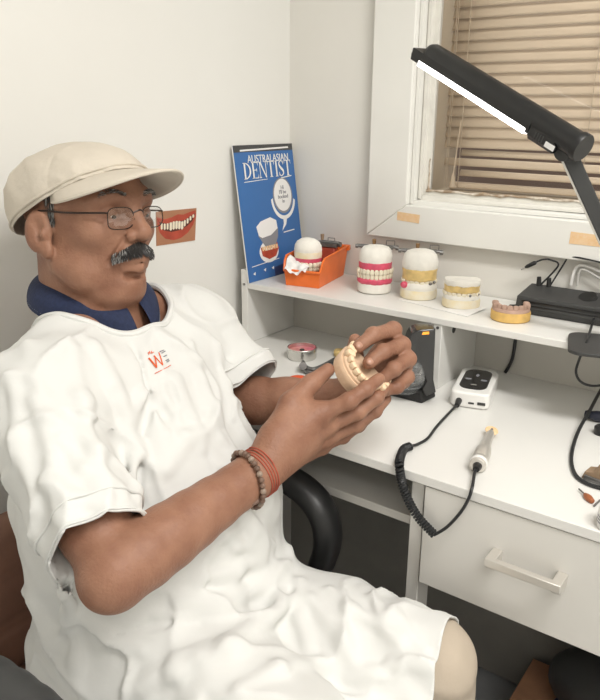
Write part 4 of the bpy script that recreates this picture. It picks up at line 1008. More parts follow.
neck = [Cone(hh(-.020, 0, -.020), NB+V3((-.035, 0, -.02)), .060, .064, .02), Cone(hh(.012, 0, -.070), NB+V3((.010, 0, -.03)), .048, .058, .03),
        Cone(hh(-.028, -.045, -.03), NB+V3((.03, -.02, -.01)), .012, .012, .02), Ell(hh(.028, 0, -.130), (.012, .012, .014), None, .015)]
# ---- skeleton
PEL = V3((.33, -.745, .53)); WAI = V3((.285, -.735, .68)); CHE = V3((.215, -.715, .84))
SR = V3((.262, -.880, .895)); SL = V3((.200, -.535, .905))
ELR = V3(at(116, 573, .80)); WRR = V3(at(256, 474, .94))
ELL_ = V3(at(228, 402, 1.215)); WRL = V3(at(350, 396, 1.14))
torso = [Cone(PEL, WAI, .13, .135, .05), Cone(WAI, CHE, .125, .098, .05), Cone(CHE+V3((-.01, -.07, .0)), CHE+V3((-.01, .07, .0)), .085, .085, .05), Cone(SR, NB, .055, .055, .05), Cone(SL, NB, .055, .055, .05),
         Cone(PEL+V3((0, -.06, 0)), PEL+V3((0, .06, 0)), .12, .12, .05)]
def limb(a, b, rs, k=.02, flat=None):
    out = []; a = V3(a); b = V3(b); n = len(rs)-1
    for i in range(n): out.append(Cone(a+(b-a)*i/n, a+(b-a)*(i+1)/n, rs[i], rs[i+1], k, 1, flat))
    return out
fdir = WRR-ELR; fdir /= np.linalg.norm(fdir)
arms = limb(SR, ELR, [.052, .048, .044, .039, .036]) + limb(ELR, WRR, [.037, .0385, .037, .034, .031, .0285, .0275], .012)
arms += [Ell(ELR+V3((-.008, -.008, -.015)), (.022, .022, .022), None, .03)]
arms += limb(SL, ELL_, [.052, .045, .040]) + limb(ELL_, WRL, [.037, .038, .034, .030, .027], .012)
def hand(W, palm, fingers, thumb, web=None):
    """W wrist, palm: list of mcp points; fingers: list of (pts, r0, r1); all world"""
    o = []
    for i, m_ in enumerate(palm):
        o.append(Cone(W+(m_-W)*.12, m_, .0185, .0125, .012))
    for i in range(len(palm)-1): o.append(Cone(palm[i], palm[i+1], .0120, .0118, .008))
    for pts, r0, r1 in fingers:
        n = len(pts)-1
        for i in range(n):
            a = r0+(r1-r0)*i/n; b_ = r0+(r1-r0)*(i+1)/n
            o.append(Cone(pts[i], pts[i+1], a*1.02, b_*1.0, .0045 if i else .007))
            if i > 0: o.append(Ell(pts[i], (a*1.13,)*3, None, .004))
    pts, rs = thumb
    for i in range(len(pts)-1): o.append(Cone(pts[i], pts[i+1], rs[i], rs[i+1], .012 if i == 0 else .006))
    return o
A3 = lambda x, y, d: V3(at(x, y, d))
# right hand (nearer the camera)
rI = [A3(320, 414, .985), A3(349, 401, .980), A3(366, 389, .990), A3(379, 379, 1.004)]
rM = [A3(326, 426, 1.00), A3(358, 412, 1.005), A3(376, 398, 1.012), A3(386, 386, 1.030)]
rR = [A3(327, 437, 1.02), A3(356, 425, 1.033), A3(375, 411, 1.042), A3(386, 399, 1.052)]
rP = [A3(321, 446, 1.04), A3(343, 437, 1.060), A3(359, 426, 1.068), A3(371, 416, 1.072)]
rT = [A3(272, 448, .955), A3(291, 404, .985), A3(311, 384, 1.005), A3(328, 370, 1.018)]
hr_ = hand(WRR, [rI[0], rM[0], rR[0], rP[0]], [(rI, .0118, .0085), (rM, .0115, .0085), (rR, .0108, .008), (rP, .0095, .0072)], (rT, [.022, .0165, .0132, .0098]))
hr_ += [Cone(A3(275, 440, .96), A3(310, 418, .985), .022, .016, .015), Cone(A3(296, 412, .988), A3(322, 412, .992), .010, .009, .02), Cone(WRR, A3(300, 440, .985), .026, .020, .02)]
# left hand (behind the cast), fingers curled over the teeth
lI = [A3(390, 337, 1.105), A3(393, 330, 1.065), A3(373, 335, 1.035), A3(358, 347, 1.020)]
lM = [A3(399, 350, 1.105), A3(402, 345, 1.060), A3(383, 352, 1.026), A3(369, 363, 1.014)]
lR = [A3(403, 364, 1.105), A3(408, 359, 1.055), A3(394, 369, 1.024), A3(382, 379, 1.022)]
lP = [A3(402, 380, 1.100), A3(407, 377, 1.060), A3(397, 387, 1.040), A3(386, 391, 1.036)]
lT = [A3(362, 393, 1.125), A3(358, 370, 1.110), A3(354, 352, 1.085), A3(355, 340, 1.060)]
hl_s = hand(WRL, [lI[0], lM[0], lR[0], lP[0]], [(lI, .0126, .0094), (lM, .0126, .0094), (lR, .0120, .0090), (lP, .0105, .0080)], (lT, [.020, .0155, .0125, .0095]))
hl_s += [Cone(WRL, A3(385, 372, 1.115), .024, .018, .02)]
MAN = thing('person', 'seated man in beige cap, glasses and white gown holding a dental cast', 'person', (.33, -.74, 0))
def bdisp(P, d): return d
S_body = Sculpt(torso+neck+head+arms+hr_+hl_s)
V, F = S_body.mesh((-.02, -1.1, .36), (.78, -.35, 1.36), .0025*QH)
body = mesh_obj('body', V, F, 'skin', MAN, 1)
print('body verts', len(V))
# nails
b = MB()
def nail(tip, prev, toward, r):
    d_ = Vector(tip-prev).normalized(); n_ = Vector(toward); n_ = (n_-d_*n_.dot(d_)).normalized(); s_ = d_.cross(n_)
    c_ = Vector(tip)+n_*r*.80 + d_*.001
    b.ell(c_, (.0062, .0052, .0022), Matrix((d_, s_, n_)).transposed(), 14, 8)
cv_ = -FW
for f_ in (lI, lM):
    b = MB(); nail(f_[3], f_[2], V3(cv_)+UP*.5+V3(RT)*.3, .0096); b.build('fingernail', 'nail', body)

# ---- trousers
KL = V3((.708, -.615, .535)); KR = V3((.72, -.885, .535)); AL = V3((.75, -.62, .12)); AR = V3((.76, -.90, .12))
tr = [Cone(PEL+V3((0, -.07, -.005)), KR, .095, .060, .04), Cone(PEL+V3((0, .06, -.005)), KL, .090, .060, .04), Cone(KL, AL, .061, .050, .03), Cone(KR, AR, .061, .052, .03), Cone(PEL+V3((-.02, -.06, .03)), PEL+V3((-.02, .06, .03)), .125, .125, .04)]
def tdisp(P, d): return d + .0022*np.sin(P[:, 2]*120+P[:, 0]*60+3*rnd3(P, 22)) * np.exp(-((P[:, 2]-.50)/.06)**2) + .002*rnd3(P, 30, 2)
V, F = Sculpt(tr, tdisp).mesh((.1, -1.05, .03), (.9, -.45, .72), .006*QH)
mesh_obj('trousers', V, F, 'trouser', MAN, 1)
for a_ in (AL, AR):
    b = MB(); x, y = a_[0], a_[1]
    sh = Sculpt([Cone((x-.03, y, .045), (x+.13, y, .035), .040, .034, .02, 1, ((0, 0, 1), 1.1)), Cone((x-.02, y, .05), (x, y, .10), .04, .046, .02), RBox((x+.05, y, -.03), (.3, .2, .031), .001, None, .004, -1)])
    V, F = sh.mesh((x-.12, y-.1, -.02), (x+.22, y+.1, .18), .006); mesh_obj('shoe', V, F, 'shoe', MAN, 1)

# ---- gown
HEMR = V3(at(97, 545, .815)); SHR = SR+V3((-.005, 0, .0))
HEML = V3(at(252, 387, 1.19))
gp = [Cone(PEL+V3((.02, -.055, .02)), WAI+V3((.015, -.03, 0)), .143, .160, .05), Cone(PEL+V3((-.02, .04, .02)), WAI+V3((.015, .03, 0)), .150, .165, .05),
      Cone(WAI+V3((.015, -.02, 0)), CHE+V3((0, -.06, 0)), .158, .120, .06), Cone(WAI+V3((.015, .02, 0)), CHE+V3((0, .06, 0)), .158, .120, .06),
      Cone(SR+V3((-.01, .02, -.02)), SL+V3((-.01, -.02, -.02)), .078, .075, .06),
      Cone(SR+V3((0, .03, .01)), NB+V3((0, -.03, -.022)), .056, .056, .05), Cone(SL+V3((0, -.03, .01)), NB+V3((0, .03, -.022)), .056, .056, .05), Cone(CHE+V3((.04, -.05, .0)), CHE+V3((.04, .05, .0)), .085, .085, .05),
      # sleeves
      CutCone(SR+V3((.0, .0, -.005)), HEMR+(HEMR-SR)*.15, .072, .054, .035).cut(HEMR+(HEMR-SR)*.03, (HEMR-SR)/np.linalg.norm(HEMR-SR)), Cone(SL, HEML+(HEML-SL)*.12, .066, .050, .03),
      # lap
      Cone(PEL+V3((.05, -.07, .01)), KR+V3((.11, 0, .0)), .115, .072, .05), Cone(PEL+V3((.03, .05, -.01)), KL+V3((.11, 0, .002)), .106, .074, .05),
      RBox((.61, -.76, .475), (.31, .145, .070), .05, None, .05),
      RBox((.57, -.88, .42), (.35, .065, .14), .05, None, .05)]
gbase = Sculpt(gp)
def fold(pts, r=.006, k=.012, op=1, sink=.35):
    """ridge (op 1) or crease (op -1) laid on the gown through photo points"""
    out = []; Q = []
    for x, y in pts:
        q = gbase.trace(x, y)
        if q is not None: Q.append(q)
    for i in range(len(Q)-1):
        n = len(Q)-1; ta = math.sin(PI*(i+.35)/(n+.7)); tb = math.sin(PI*(i+1.35)/(n+.7))
        ra, rb = r*(.45+.55*ta), r*(.45+.55*tb)
        off = -FW*0
        vdir = FW
        out.append(Cone(Q[i]+vdir*ra*sink, Q[i+1]+vdir*rb*sink, ra, rb, k, op))
    return out
folds = []
for pts, r in [
    # sleeve, shoulder to hem
    ([(28, 345), (38, 400), (52, 460), (60, 520)], .008), ([(70, 350), (80, 400), (92, 455), (98, 505)], .009), ([(10, 380), (20, 440), (35, 510)], .007),
    ([(60, 440), (85, 470), (118, 492)], .006), ([(45, 480), (75, 500), (100, 505)], .005), ([(95, 350), (118, 400), (132, 450), (134, 500)], .008),
    # chest
    ([(90, 345), (110, 385), (128, 420)], .009), ([(128, 420), (140, 400), (150, 392)], .006), ([(150, 400), (160, 440), (165, 470)], .007), ([(165, 470), (185, 440), (215, 425)], .006),
    ([(190, 345), (200, 380), (215, 420), (240, 460)], .008), ([(175, 380), (190, 420), (200, 450)], .007), ([(160, 385), (168, 405), (180, 425)], .005), ([(205, 420), (220, 440), (245, 475)], .006),
    ([(215, 350), (225, 385), (232, 420)], .006), ([(150, 330), (175, 345), (190, 365)], .005),
    # belly and flank
    ([(180, 600), (215, 608), (250, 590), (285, 565)], .010), ([(200, 575), (235, 570), (265, 550)], .008), ([(215, 530), (235, 545), (262, 545)], .007), ([(235, 500), (250, 530), (275, 545)], .007),
    ([(62, 575), (70, 620), (78, 660), (82, 699)], .008), ([(35, 600), (55, 640), (60, 645)], .006), ([(50, 650), (65, 630), (78, 600)], .006), ([(90, 620), (110, 640), (140, 650)], .006),
    # lap
    ([(135, 690), (180, 672), (230, 650), (290, 600)], .013), ([(300, 580), (300, 620), (310, 660)], .008), ([(330, 590), (350, 610), (400, 640)], .008), ([(310, 600), (345, 640), (360, 680)], .008),
    ([(370, 600), (395, 620), (425, 650)], .006), ([(350, 680), (390, 665), (430, 668)], .006), ([(240, 690), (280, 670), (320, 668)], .008)]:
    folds += fold(pts, r)
for pts, r in [([(135, 345), (150, 400), (140, 450), (140, 505)], .004), ([(100, 640), (150, 625), (200, 622)], .004), ([(295, 560), (290, 590), (250, 625), (190, 650)], .005),
               ([(200, 440), (215, 470), (235, 490)], .003), ([(120, 410), (135, 440), (148, 470)], .004)]:
    folds += fold(pts, r, .010, -1, .0)
def gdisp(P, d):
    w = rnd3(P, 14, 1); n = rnd3(P+.03*w[:, None], 34, 3); n2 = rnd3(P, 75, 5)
    rid = 1-np.abs(rnd3(P*np.array([1.3, 1.0, .55])+.05*w[:, None], 26, 7))*1.6
    return d - .0050*n - .0065*np.clip(rid, 0, 1)**2 - .0014*n2
S_gown = Sculpt(gp+folds, gdisp)
V, F = S_gown.mesh((-.02, -1.12, .22), (.96, -.38, 1.12), .0042*QH)
gown = mesh_obj('gown', V, F, 'gown', MAN, 1)
print('gown verts', len(V))
def bisect(o, co, no, cen, rad, tmax=None):
    """cut away what lies beyond a plane, within rad of cen"""
    bm = bmesh.new(); bm.from_mesh(o.data); c_ = Vector(cen)
    fs = [f for f in bm.faces if (f.calc_center_median()-c_).length < rad]
    if tmax: nn_ = Vector(no).normalized(); fs = [f for f in fs if (f.calc_center_median()-Vector(co)).dot(nn_) < tmax]
    g_ = set(fs)
    for f in fs: g_.update(f.edges); g_.update(f.verts)
    r = bmesh.ops.bisect_plane(bm, geom=list(g_), plane_co=Vector(co), plane_no=Vector(no), clear_outer=True, clear_inner=False)
    bm.to_mesh(o.data); bm.free()
    o.data.polygons.foreach_set('use_smooth', np.ones(len(o.data.polygons), dtype=bool))
hd_ = (HEMR-SR); hd_ /= np.linalg.norm(hd_); hd2 = hd_ + V3((.0, .25, .1)); bisect(gown, HEMR, hd_, HEMR, .072, .019)
hl2 = (HEML-SL); hl2 /= np.linalg.norm(hl2); bisect(gown, HEML, hl2, HEML+hl2*.05, .085)
def neck_mask(C):
    q = C-(NB+V3((.010, 0, 0))); ax_ = V3((.20, 0, 1)); ax_ /= np.linalg.norm(ax_); t = q@ax_; r = q-np.outer(t, ax_)
    return (np.sqrt((r[:, 0]/1.0)**2+(r[:, 1]/1.02)**2) < .099) & (t > -.12)
bm = bmesh.new(); bm.from_mesh(gown.data); fc = np.array([f.calc_center_median()[:] for f in bm.faces]); mk = neck_mask(fc)
bm.faces.ensure_lookup_table(); bmesh.ops.delete(bm, geom=[bm.faces[i] for i in np.nonzero(mk)[0]], context='FACES')
bm.to_mesh(gown.data); bm.free()
bisect(gown, (.733, -.6, .58), (1, .22, .12), (.88, -.75, .45), .45)
bisect(gown, (.4, 0, .27), (0, 0, -1), (.4, -.75, .2), .9)
md = gown.modifiers.new('cloth', 'SOLIDIFY'); md.thickness = .003; md.offset = -1
bevel_dummy = 0
# hem bands
def ringpts(center, nrm, sk, n=72, r0=.02, rmax=.3, out=.0):
    """points where the gown surface meets a plane, found by marching outwards"""
    nrm = V3(nrm)/np.linalg.norm(nrm); u = np.cross(nrm, [0, 0, 1.0]); u /= np.linalg.norm(u); w = np.cross(nrm, u); pts = []
    for i in range(n):
        a = 2*PI*i/n; dr = u*math.cos(a)+w*math.sin(a); lo_, hi_ = 0.0, rmax
        R_ = np.linspace(r0, rmax, 60); dd = sk.f(center+np.outer(R_, dr)); j = np.nonzero(dd > 0)[0]
        rr_ = R_[j[0]] if len(j) else rmax; pts.append(center+dr*(rr_+out))
    return pts
M['seam'] = M['gown']
for c_, n_, o_ in ((HEMR-hd_*.003, hd_, .0), (HEMR-hd_*.027, hd_, .0), (HEML-hl2*.003, hl2, 0), (HEML-hl2*.024, hl2, 0)):
    ps = ringpts(c_, n_, S_gown, 80, .01, .14); b = MB(); ps = [Vector(p) for p in ps]
    for _ in range(2): ps = [(ps[i-1]+ps[i]*2+ps[(i+1) % len(ps)])/4 for i in range(len(ps))]
    b.tube(ps, .0017, 6, closed=True); b.build('sleeve_seam', 'gown', gown)
ps = []; ax_ = V3((.20, 0, 1)); ax_ /= np.linalg.norm(ax_); vy = V3((0, 1, 0)); vx = np.cross(vy, ax_)
for i in range(90):
    a_ = 2*PI*i/90; c_ = NB+V3((.010, 0, 0))+vx*math.cos(a_)*.099+vy*math.sin(a_)*.101
    tt = np.linspace(.16, -.14, 140); dd = S_gown.f(c_+np.outer(tt, ax_)); j = np.nonzero(dd < 0)[0]; ps.append(Vector(c_+ax_*tt[j[0] if len(j) else -1]))
for _ in range(6): ps = [(ps[i-1]+ps[i]*2+ps[(i+1) % len(ps)])/4 for i in range(len(ps))]
b = MB(); b.tube(ps, .0055, 8, closed=True); b.build('neck_band', 'gown', gown)

# ---- cap
ck = .010
crown = [hE((-.008, 0, .040), (.103, .0865, .0770), .01)]
crown += [hE((-.050, 0, .028), (.066, .080, .070), .03), hE((.042, 0, .060), (.056, .070, .044), .02)]
rp = hh(.0, 0, .031); rn = HR@V3((.36, 0, -.93)); rn = HR@V3((-.34, 0, -1.0)); rn = HR@V3((.40, 0, -1.0)); rn /= np.linalg.norm(rn)
def cdisp(P, d):
    q = (P-HO)@HR
    seam = np.exp(-(np.abs(q[:, 1])/.0016)**2)*.0012 + np.exp(-(np.abs(q[:, 0]-.028+.15*q[:, 2])/.0016)**2)*.0012
    return d - .0022*rnd3(P, 42, 2) - .0020*np.clip(1-np.abs(rnd3(P*np.array([.8, 1, 1.4]), 48, 4))*1.8, 0, 1) + seam
S_cap = Sculpt(crown, cdisp)
lo_ = HO-.16; hi_ = HO+.19
V, F = S_cap.mesh(lo_, hi_, .0032*QH)
cap = mesh_obj('cap', V, F, 'cap', MAN, 1)
bisect(cap, rp, rn, rp, .5)
cap.modifiers.new('cloth', 'SOLIDIFY').thickness = .002
# rim band
b = MB(); ps = [Vector(p) for p in ringpts(rp-rn*.002+HR@V3((-.012, 0, 0))*HS, rn, S_cap, 80, .03, .2)]
for _ in range(3): ps = [(ps[i-1]+ps[i]*2+ps[(i+1) % len(ps)])/4 for i in range(len(ps))]
b.tube(ps, .0022, 8, closed=True); b.build('cap_rim', 'cap', cap)
# brim: curved plate growing from the front of the rim
def brim(u, v):
    a = (u-.5)*2*1.22
    r0x, r0y = .083, .080
    root = V3((-.012+r0x*1.09*math.cos(a)*1.0, .084*math.sin(a), 0))
    ext = .090*max(math.cos(a*1.285), .0005)**.6
    q = V3((root[0]+ext*v*(.35+.65*math.cos(a)), root[1]+ext*v*math.sin(a)*.42, 0))
    zr = .046+.33*(q[0]) if False else .031 + .40*root[0]
    z = zr + .0085 - (.10*(q[0]-root[0])) - 2.4*q[1]**2*v**1.1
    return hh(q[0], q[1], z)
b = MB(); b.grid(40, 12, brim); br_ = b.build('brim', 'cap', cap, solid=.004, bevel=0)
b = MB(); b.tube([Vector(brim(i/60, 1)) for i in range(61)], .0022, 8); b.build('brim_edge', 'cap', br_)

# ---- hair
b = MB(); hg = MB(); rh = random.Random(11)
def strand(mb, p, d_, L, r, bend=(0, 0, -1), k=.4):
    p = Vector(p); d_ = Vector(d_).normalized(); q = p+d_*L*.5; e = q+(d_+Vector(bend)*k).normalized()*L*.5; mb.tube([p, q, e], [r, r*.8, r*.15], 4, caps=False)
def surf(items):
    """items: (p, out) in head coords; returns surface points from outside (or None)"""
    O_ = np.array([hh(*p) for p, o in items]); D_ = np.array([HR@V3(o) for p, o in items]); D_ /= np.linalg.norm(D_, axis=1)[:, None]
    P_ = O_+D_*.03; t = np.zeros(len(items)); v = np.ones(len(items))
    for _ in range(30): v = fsdf(head, P_-D_*t[:, None]); t += np.where(v > .0003, v*.8, 0)
    return [P_[i]-D_[i]*t[i] if t[i] < .08 else None for i in range(len(items))]
its = []; meta = []
for s_ in (-1, 1):
    for i in range(900):           # moustache
        u = rh.random(); z = -.0400-.014*u**1.5+rh.uniform(-.0105, .0075)*(1-.40*u)
        its.append(((.095-.012*u, s_*(.0005+.033*u), z), (1, s_*.35*u, 0))); meta.append((0 if rh.random() > .04+.5*max(0, u-.45)*1.6 else 1, (.75, s_*(.25+.9*u), -.65), .0108*(1-.25*u)*rh.uniform(.7, 1.15), .0006))
    for i in range(160):           # eyebrows
        u = rh.random(); its.append(((.085-.012*u, s_*(.012+.038*u), .0345+.006*math.sin(PI*u)+rh.uniform(-.0028, .0028)), (1, s_*.3, 0))); meta.append((0 if rh.random() < .7 else 1, (.25, s_*1, .15), .0075, .00028))
    for i in range(800):           # short hair behind and above the ears
        u = rh.random(); x = -.026-.072*u; z = rh.uniform(-.050, .035)-.01*u; yy = s_*math.sqrt(max(1-((x+.01)/.1)**2, .05))*.075
        its.append(((x*.6, yy*.4, z-.010), (x/.1, s_*math.sqrt(max(1-(x/.1)**2, .02)), 0))); meta.append((0 if rh.random() < .45 else 1, (-.35, s_*.30, -1.2), .019, .0005))
    for i in range(170):           # sideburns
        u = rh.random(); its.append(((.010+rh.uniform(-.010, .012)*(1-.75*u), s_*.06, .045-.040*u), (0, s_, 0))); meta.append((0 if rh.random() < .8 else 1, (.1, s_*.2, -1), .009, .0004))
for p_, (g_, d_, L_, r_) in zip(surf(its), meta):
    if p_ is not None: strand(hg if g_ else b, p_, HR@V3(d_), L_, r_)
hr1 = b.build('hair', 'hair', body); hr2 = hg.build('grey_hair', 'hairg', body)
for o_ in (hr1, hr2): o_['kind'] = 'stuff'
# ---- eyes
for s_ in (-1, 1):
    b = MB(); b.ell(Vector(hh(.0765, s_*.033, .0080)), (.0116, .0116, .0108), None, 20, 14); ey = b.build('eye', 'eye', body)
    b = MB(); d_ = Vector(HR@V3((.93, .0, -.36))).normalized(); b.lathe([(0, .0119), (.003, .0116), (.0052, .0104), (.0052, .009)], Vector(hh(.0765, s_*.033, .0080)), d_, 20); b.build('iris', 'iris', ey)
# ---- glasses
gl = thing('glasses', '', None); del gl['label']; gl.parent = MAN; gl.matrix_parent_inverse = pinv(MAN); gl.name = 'glasses'; gl.location = Vector(BR)
def gpt(x, y, z): return Vector(hh(x, y, z))
lens_out = []
for a in np.linspace(0, 2*PI, 41)[:-1]:
    c, s = math.cos(a), math.sin(a); lens_out.append((abs(c)**.62*(1 if c > 0 else -1)*.0235, abs(s)**.62*(1 if s > 0 else -1)*.0150))
for s_ in (-1, 1):
    P_ = lambda u, v: gpt(.1010-.004*((u+.030)/.055)**2, s_*(.0330+u), .003+v)
    pts_ = [P_(u, v) for u, v in lens_out]
    b = MB(); b.tube(pts_, .00075, 6, closed=True); fr_ = b.build('rim', 'specs', gl)
    b = MB(); c0 = P_(0, 0); n = len(pts_); b.add([c0]+pts_, [[0, i+1, (i+1) % n+1] for i in range(n)]); b.build('lens', 'speclens', fr_)
    b = MB(); b.tube(catmull([P_(.0235, .008), gpt(.088, s_*.060, .012), gpt(.075, s_*.0665, .013), gpt(.040, s_*.0745, .016), gpt(-.012, s_*.0805, .022), gpt(-.030, s_*.081, .010)], 6), .0014, 6); b.build('temple_arm', 'specs', gl)
    b = MB(); b.ell(gpt(.100, s_*.0085, -.003), (.002, .0022, .005), None, 10, 8); b.tube([gpt(.103, s_*.0105, .002), gpt(.100, s_*.0085, -.002)], .0006, 5); b.build('nose_pad', 'specs', gl)
b = MB(); b.tube(catmull([gpt(.1015, -.010, .010), gpt(.106, 0, .0135), gpt(.1015, .010, .010)], 6), .0011, 6); b.build('bridge', 'specs', gl)

# ---- polo collar
def ncol(a, r, z, fx=0): return Vector(NB+V3((-.008+r*math.cos(a)*1.05, r*math.sin(a), z)))
def collar(side):
    def f(u, v):
        a = side*(.16+u*(PI-.16)); 
        r = .063+.030*v+.008*math.sin(PI*v); back = .5-.5*math.cos(a)
        z = .050 + .022*back - v*(.036+.016*(1-u)**2) + .006*math.sin(PI*v)
        pt = .022*math.exp(-(u/.12)**2)*v
        p = ncol(a, r, z); return p + Vector((pt, -side*pt*.1, -pt*.8))
    return f
for sd_ in (-1, 1):
    b = MB(); b.grid(30, 10, collar(sd_)); cl_ = b.build('collar', 'collar', MAN, solid=.003, sub=1)
    f_ = collar(sd_); b = MB(); b.tube([f_(i/40, .93)+Vector((0, 0, .0028)) for i in range(41)], .0011, 5); b.build('white_stripe', 'paper', cl_)
b = MB(); b.grid(40, 8, lambda u, v: ncol(-1.1+2.2*u, .060+.02*v, .028-.06*v)); b.build('shirt_front', 'collarin', MAN, solid=.003)

# ---- wrist: bead bracelet and red threads
def around(c, axis, ru, rw, n, ph=0):
    ax_ = Vector(axis).normalized(); u, w = frame(ax_); return [Vector(c)+u*ru*math.cos(2*PI*i/n+ph)+w*rw*math.sin(2*PI*i/n+ph) for i in range(n)]
bc_ = Vector(ELR+(WRR-ELR)*.93); fx_ = Vector(fdir); fx_ = (fx_+Vector(RT)*.25+Vector(UP)*-.15).normalized()
wb = thing('bead_bracelet', 'brown beaded bracelet around the man\'s right wrist', 'bracelet', bc_)
low = Vector((0, 0, -.006))
S_arm = Sculpt(arms+hr_)
for i, p in enumerate(ringpts(np.array(bc_), np.array(fx_), S_arm, 30, .005, .09, .0036)):
    b = MB(); b.ell(Vector(p), (.0042, .0042, .0042), None, 10, 8); b.build('bead', 'beadl' if i % 3 == 0 else 'bead', wb)
b = MB(); tl = Vector(A3(262, 492, .915)); b.tube(catmull([Vector(A3(258, 484, .912)), Vector(A3(262, 493, .915)), Vector(A3(257, 501, .91)), Vector(A3(250, 503, .905)), Vector(A3(247, 499, .905))], 6), .0035, 8); b.build('tassel', 'bead', wb)
th = thing('thread_bracelet', 'red thread wound several times around the man\'s right wrist', 'bracelet', WRR)
for k in range(4):
    b = MB(); c_ = ELR+(WRR-ELR)*(.985+.019*k); b.tube([Vector(p) for p in ringpts(c_, fdir, S_arm, 44, .005, .09, .0002)], .0009, 5, closed=True); b.build('thread', 'thread', th)

# ---- the held cast
CB = V3(at(358, 374, 1.030))
cn = V3(UP)*.50 + V3(RT)*.60 + V3(-FW)*.62; cn /= np.linalg.norm(cn)         # axis, teeth side
cu_ = V3(RT)*.78 - V3(UP)*.62; cu_ -= cn*(cu_@cn); cu_ /= np.linalg.norm(cu_); cw_ = np.cross(cn, cu_)   # cu_ runs along the near edge
hc_ = thing('held_cast', 'tan stone dental cast with teeth held in the man\'s hands', 'dental cast', CB)
# local frame: x = front of arch (towards the camera side), y = along cu_
fx = np.cross(cu_, cn)
if fx@(-FW) < 0: fx = -fx
yy_ = np.cross(cn, fx)
TH = Matrix(((fx[0], yy_[0], cn[0], CB[0]), (fx[1], yy_[1], cn[1], CB[1]), (fx[2], yy_[2], cn[2], CB[2]), (0, 0, 0, 1)))
b = MB(); dstack(b, TH, [(.88, -.010), (.96, -.008), (1.0, .004), (1.0, .010), (.97, .0118)], rx=.037, ry=.041, back=.022); b.build('base', 'caststone', hc_)
b = MB(); pth = [Vector((-.018, -.030, 0))] + [Vector((.028*math.cos(a), .033*math.sin(a), 0)) for a in np.linspace(-PI/2, PI/2, 24)] + [Vector((-.018, .030, 0))]
b.tube([TH @ (p+Vector((0, 0, .0130))) for p in pth], .0062, 10); b.build('gum_ridge', 'caststone', hc_)
b = MB(); teeth_row(b, TH, .014, .0265, .0290, .0330, back=.016, n=13, t=.0054); b.build('teeth', mat('stone_teeth', (.80, .60, .40), .5), hc_)

# ---- chest logo
def on_gown(px, py, lift=.0012):
    q = S_gown.trace(px, py); return Vector(q) - Vector(FW)*lift
lg = {}
def strip(pairs, r, m, name, par):
    b = MB(); 
    for pr_ in pairs: b.tube([on_gown(*p) for p in pr_], r, 5)
    return b.build(name, m, par)
orr = mat('orange_red_embroidery', (.75, .12, .03), .6)
strip([[(149, 358), (151.5, 361), (154, 364), (157, 367.5)]], .0013, orr, 'logo_letter', gown)
strip([[(157, 367.5), (156, 361), (155, 356)], [(154, 355.5), (157, 358.5), (160, 362), (163, 365)], [(163, 365), (161, 358), (159, 352.5)]], .0009, orr, 'logo_letter', gown)
strip([[(148, 353), (150, 352)], [(149, 354.5), (150, 351)], [(151, 353.5), (152, 351)], [(152, 353), (154, 352)]], .0006, orr, 'logo_letter', gown)
strip([[(160, 351.5), (164, 350)], [(162, 353), (165.5, 351)], [(164, 356.5), (167, 355)], [(166, 360.5), (169, 359)], [(167, 362), (169.5, 360.5)]], .0007, 'print', 'logo_text', gown)
strip([[(155, 373.5), (160, 371), (166, 368), (171, 365)]], .0005, orr, 'logo_text', gown)

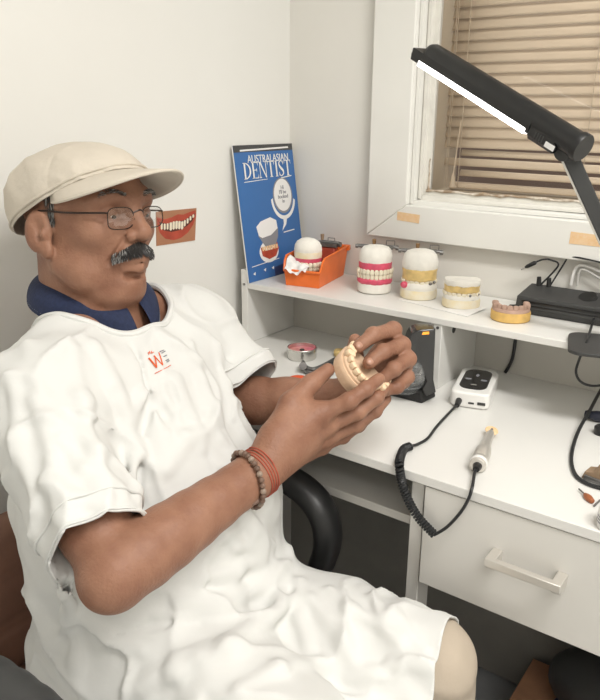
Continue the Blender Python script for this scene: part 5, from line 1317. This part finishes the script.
# ------------------------------------------------------------------ chair
ch = thing('office_chair', 'office chair with brown backrest and black loop armrests under the man', 'chair', (.30, -.745, 0))
bk = Sculpt([RBox((.068, -.745, .505), (.03, .235, .135), .03, np.array(Euler((0, -.06, 0)).to_matrix()), .01)] + [Cone((.10, -.97, z_), (.10, -.52, z_), .003, .003, .008, -1) for z_ in (.46, .475, .545, .56)])
V, F = bk.mesh((-.02, -1.03, .36), (.17, -.46, .76), .006*QH); mesh_obj('backrest', V, F, 'tanleather', ch, 1)
st_ = Sculpt([RBox((.34, -.745, .355), (.25, .24, .04), .035, None, .01)]); V, F = st_.mesh((.04, -1.02, .28), (.64, -.46, .43), .008); mesh_obj('seat', V, F, 'tanleather', ch, 1)
def arm_loop(yc, pts, name='armrest', fl=1.0, r=.020):
    return pts
pr_arm = catmull([V3((.14, -1.00, .35)), V3((.12, -1.03, .48)), V3((.16, -1.04, .59)), V3((.28, -1.045, .622)), V3((.44, -1.045, .637)), V3((.55, -1.04, .59)), V3((.56, -1.03, .48)), V3((.48, -1.01, .38))], 8)
sk_ = Sculpt([Cone(V3(a), V3(b_), .026, .026, .01, 1, ((0, 0, 1), 1.2)) for a, b_ in zip(pr_arm[::2], pr_arm[2::2])])
V, F = sk_.mesh((.02, -1.12, .30), (.60, -.94, .74), .007); mesh_obj('armrest', V, F, 'blkm', ch, 2)
pl_arm = catmull([on(236, 458, 'y', -.52), on(262, 468, 'y', -.52), on(290, 480, 'y', -.52), on(313, 498, 'y', -.52), on(326, 522, 'y', -.52), on(326, 552, 'y', -.52), on(306, 590, 'y', -.52), Vector((.36, -.53, .38))], 8)
sk_ = Sculpt([Cone(V3(a), V3(b_), .019, .019, .01, 1, ((0, 1, 0), .75)) for a, b_ in zip(pl_arm[::2], pl_arm[2::2])])
V, F = sk_.mesh((.0, -.58, .26), (.60, -.45, .80), .006); mesh_obj('armrest', V, F, 'blk', ch, 2)
b = MB(); b.cyl((.34, -.745, .10), (.34, -.745, .32), .03, .03); b.build('gas_column', 'blk', ch)
for i in range(5):
    a = 2*PI*i/5+.3; e_ = Vector((.34+.29*math.cos(a), -.745+.29*math.sin(a), .065)); e_.x = max(e_.x, .03)
    b = MB(); b.tube([(.34, -.745, .10), e_], [.026, .016], 10); lg_ = b.build('base_spoke', 'blk', ch)
    b = MB(); b.cyl((e_.x, e_.y-.012, .026), (e_.x, e_.y+.012, .026), .0255, seg=20); b.cyl((e_.x, e_.y, .03), (e_.x, e_.y, .066), .006, seg=10); b.build('caster', 'blkm', lg_)
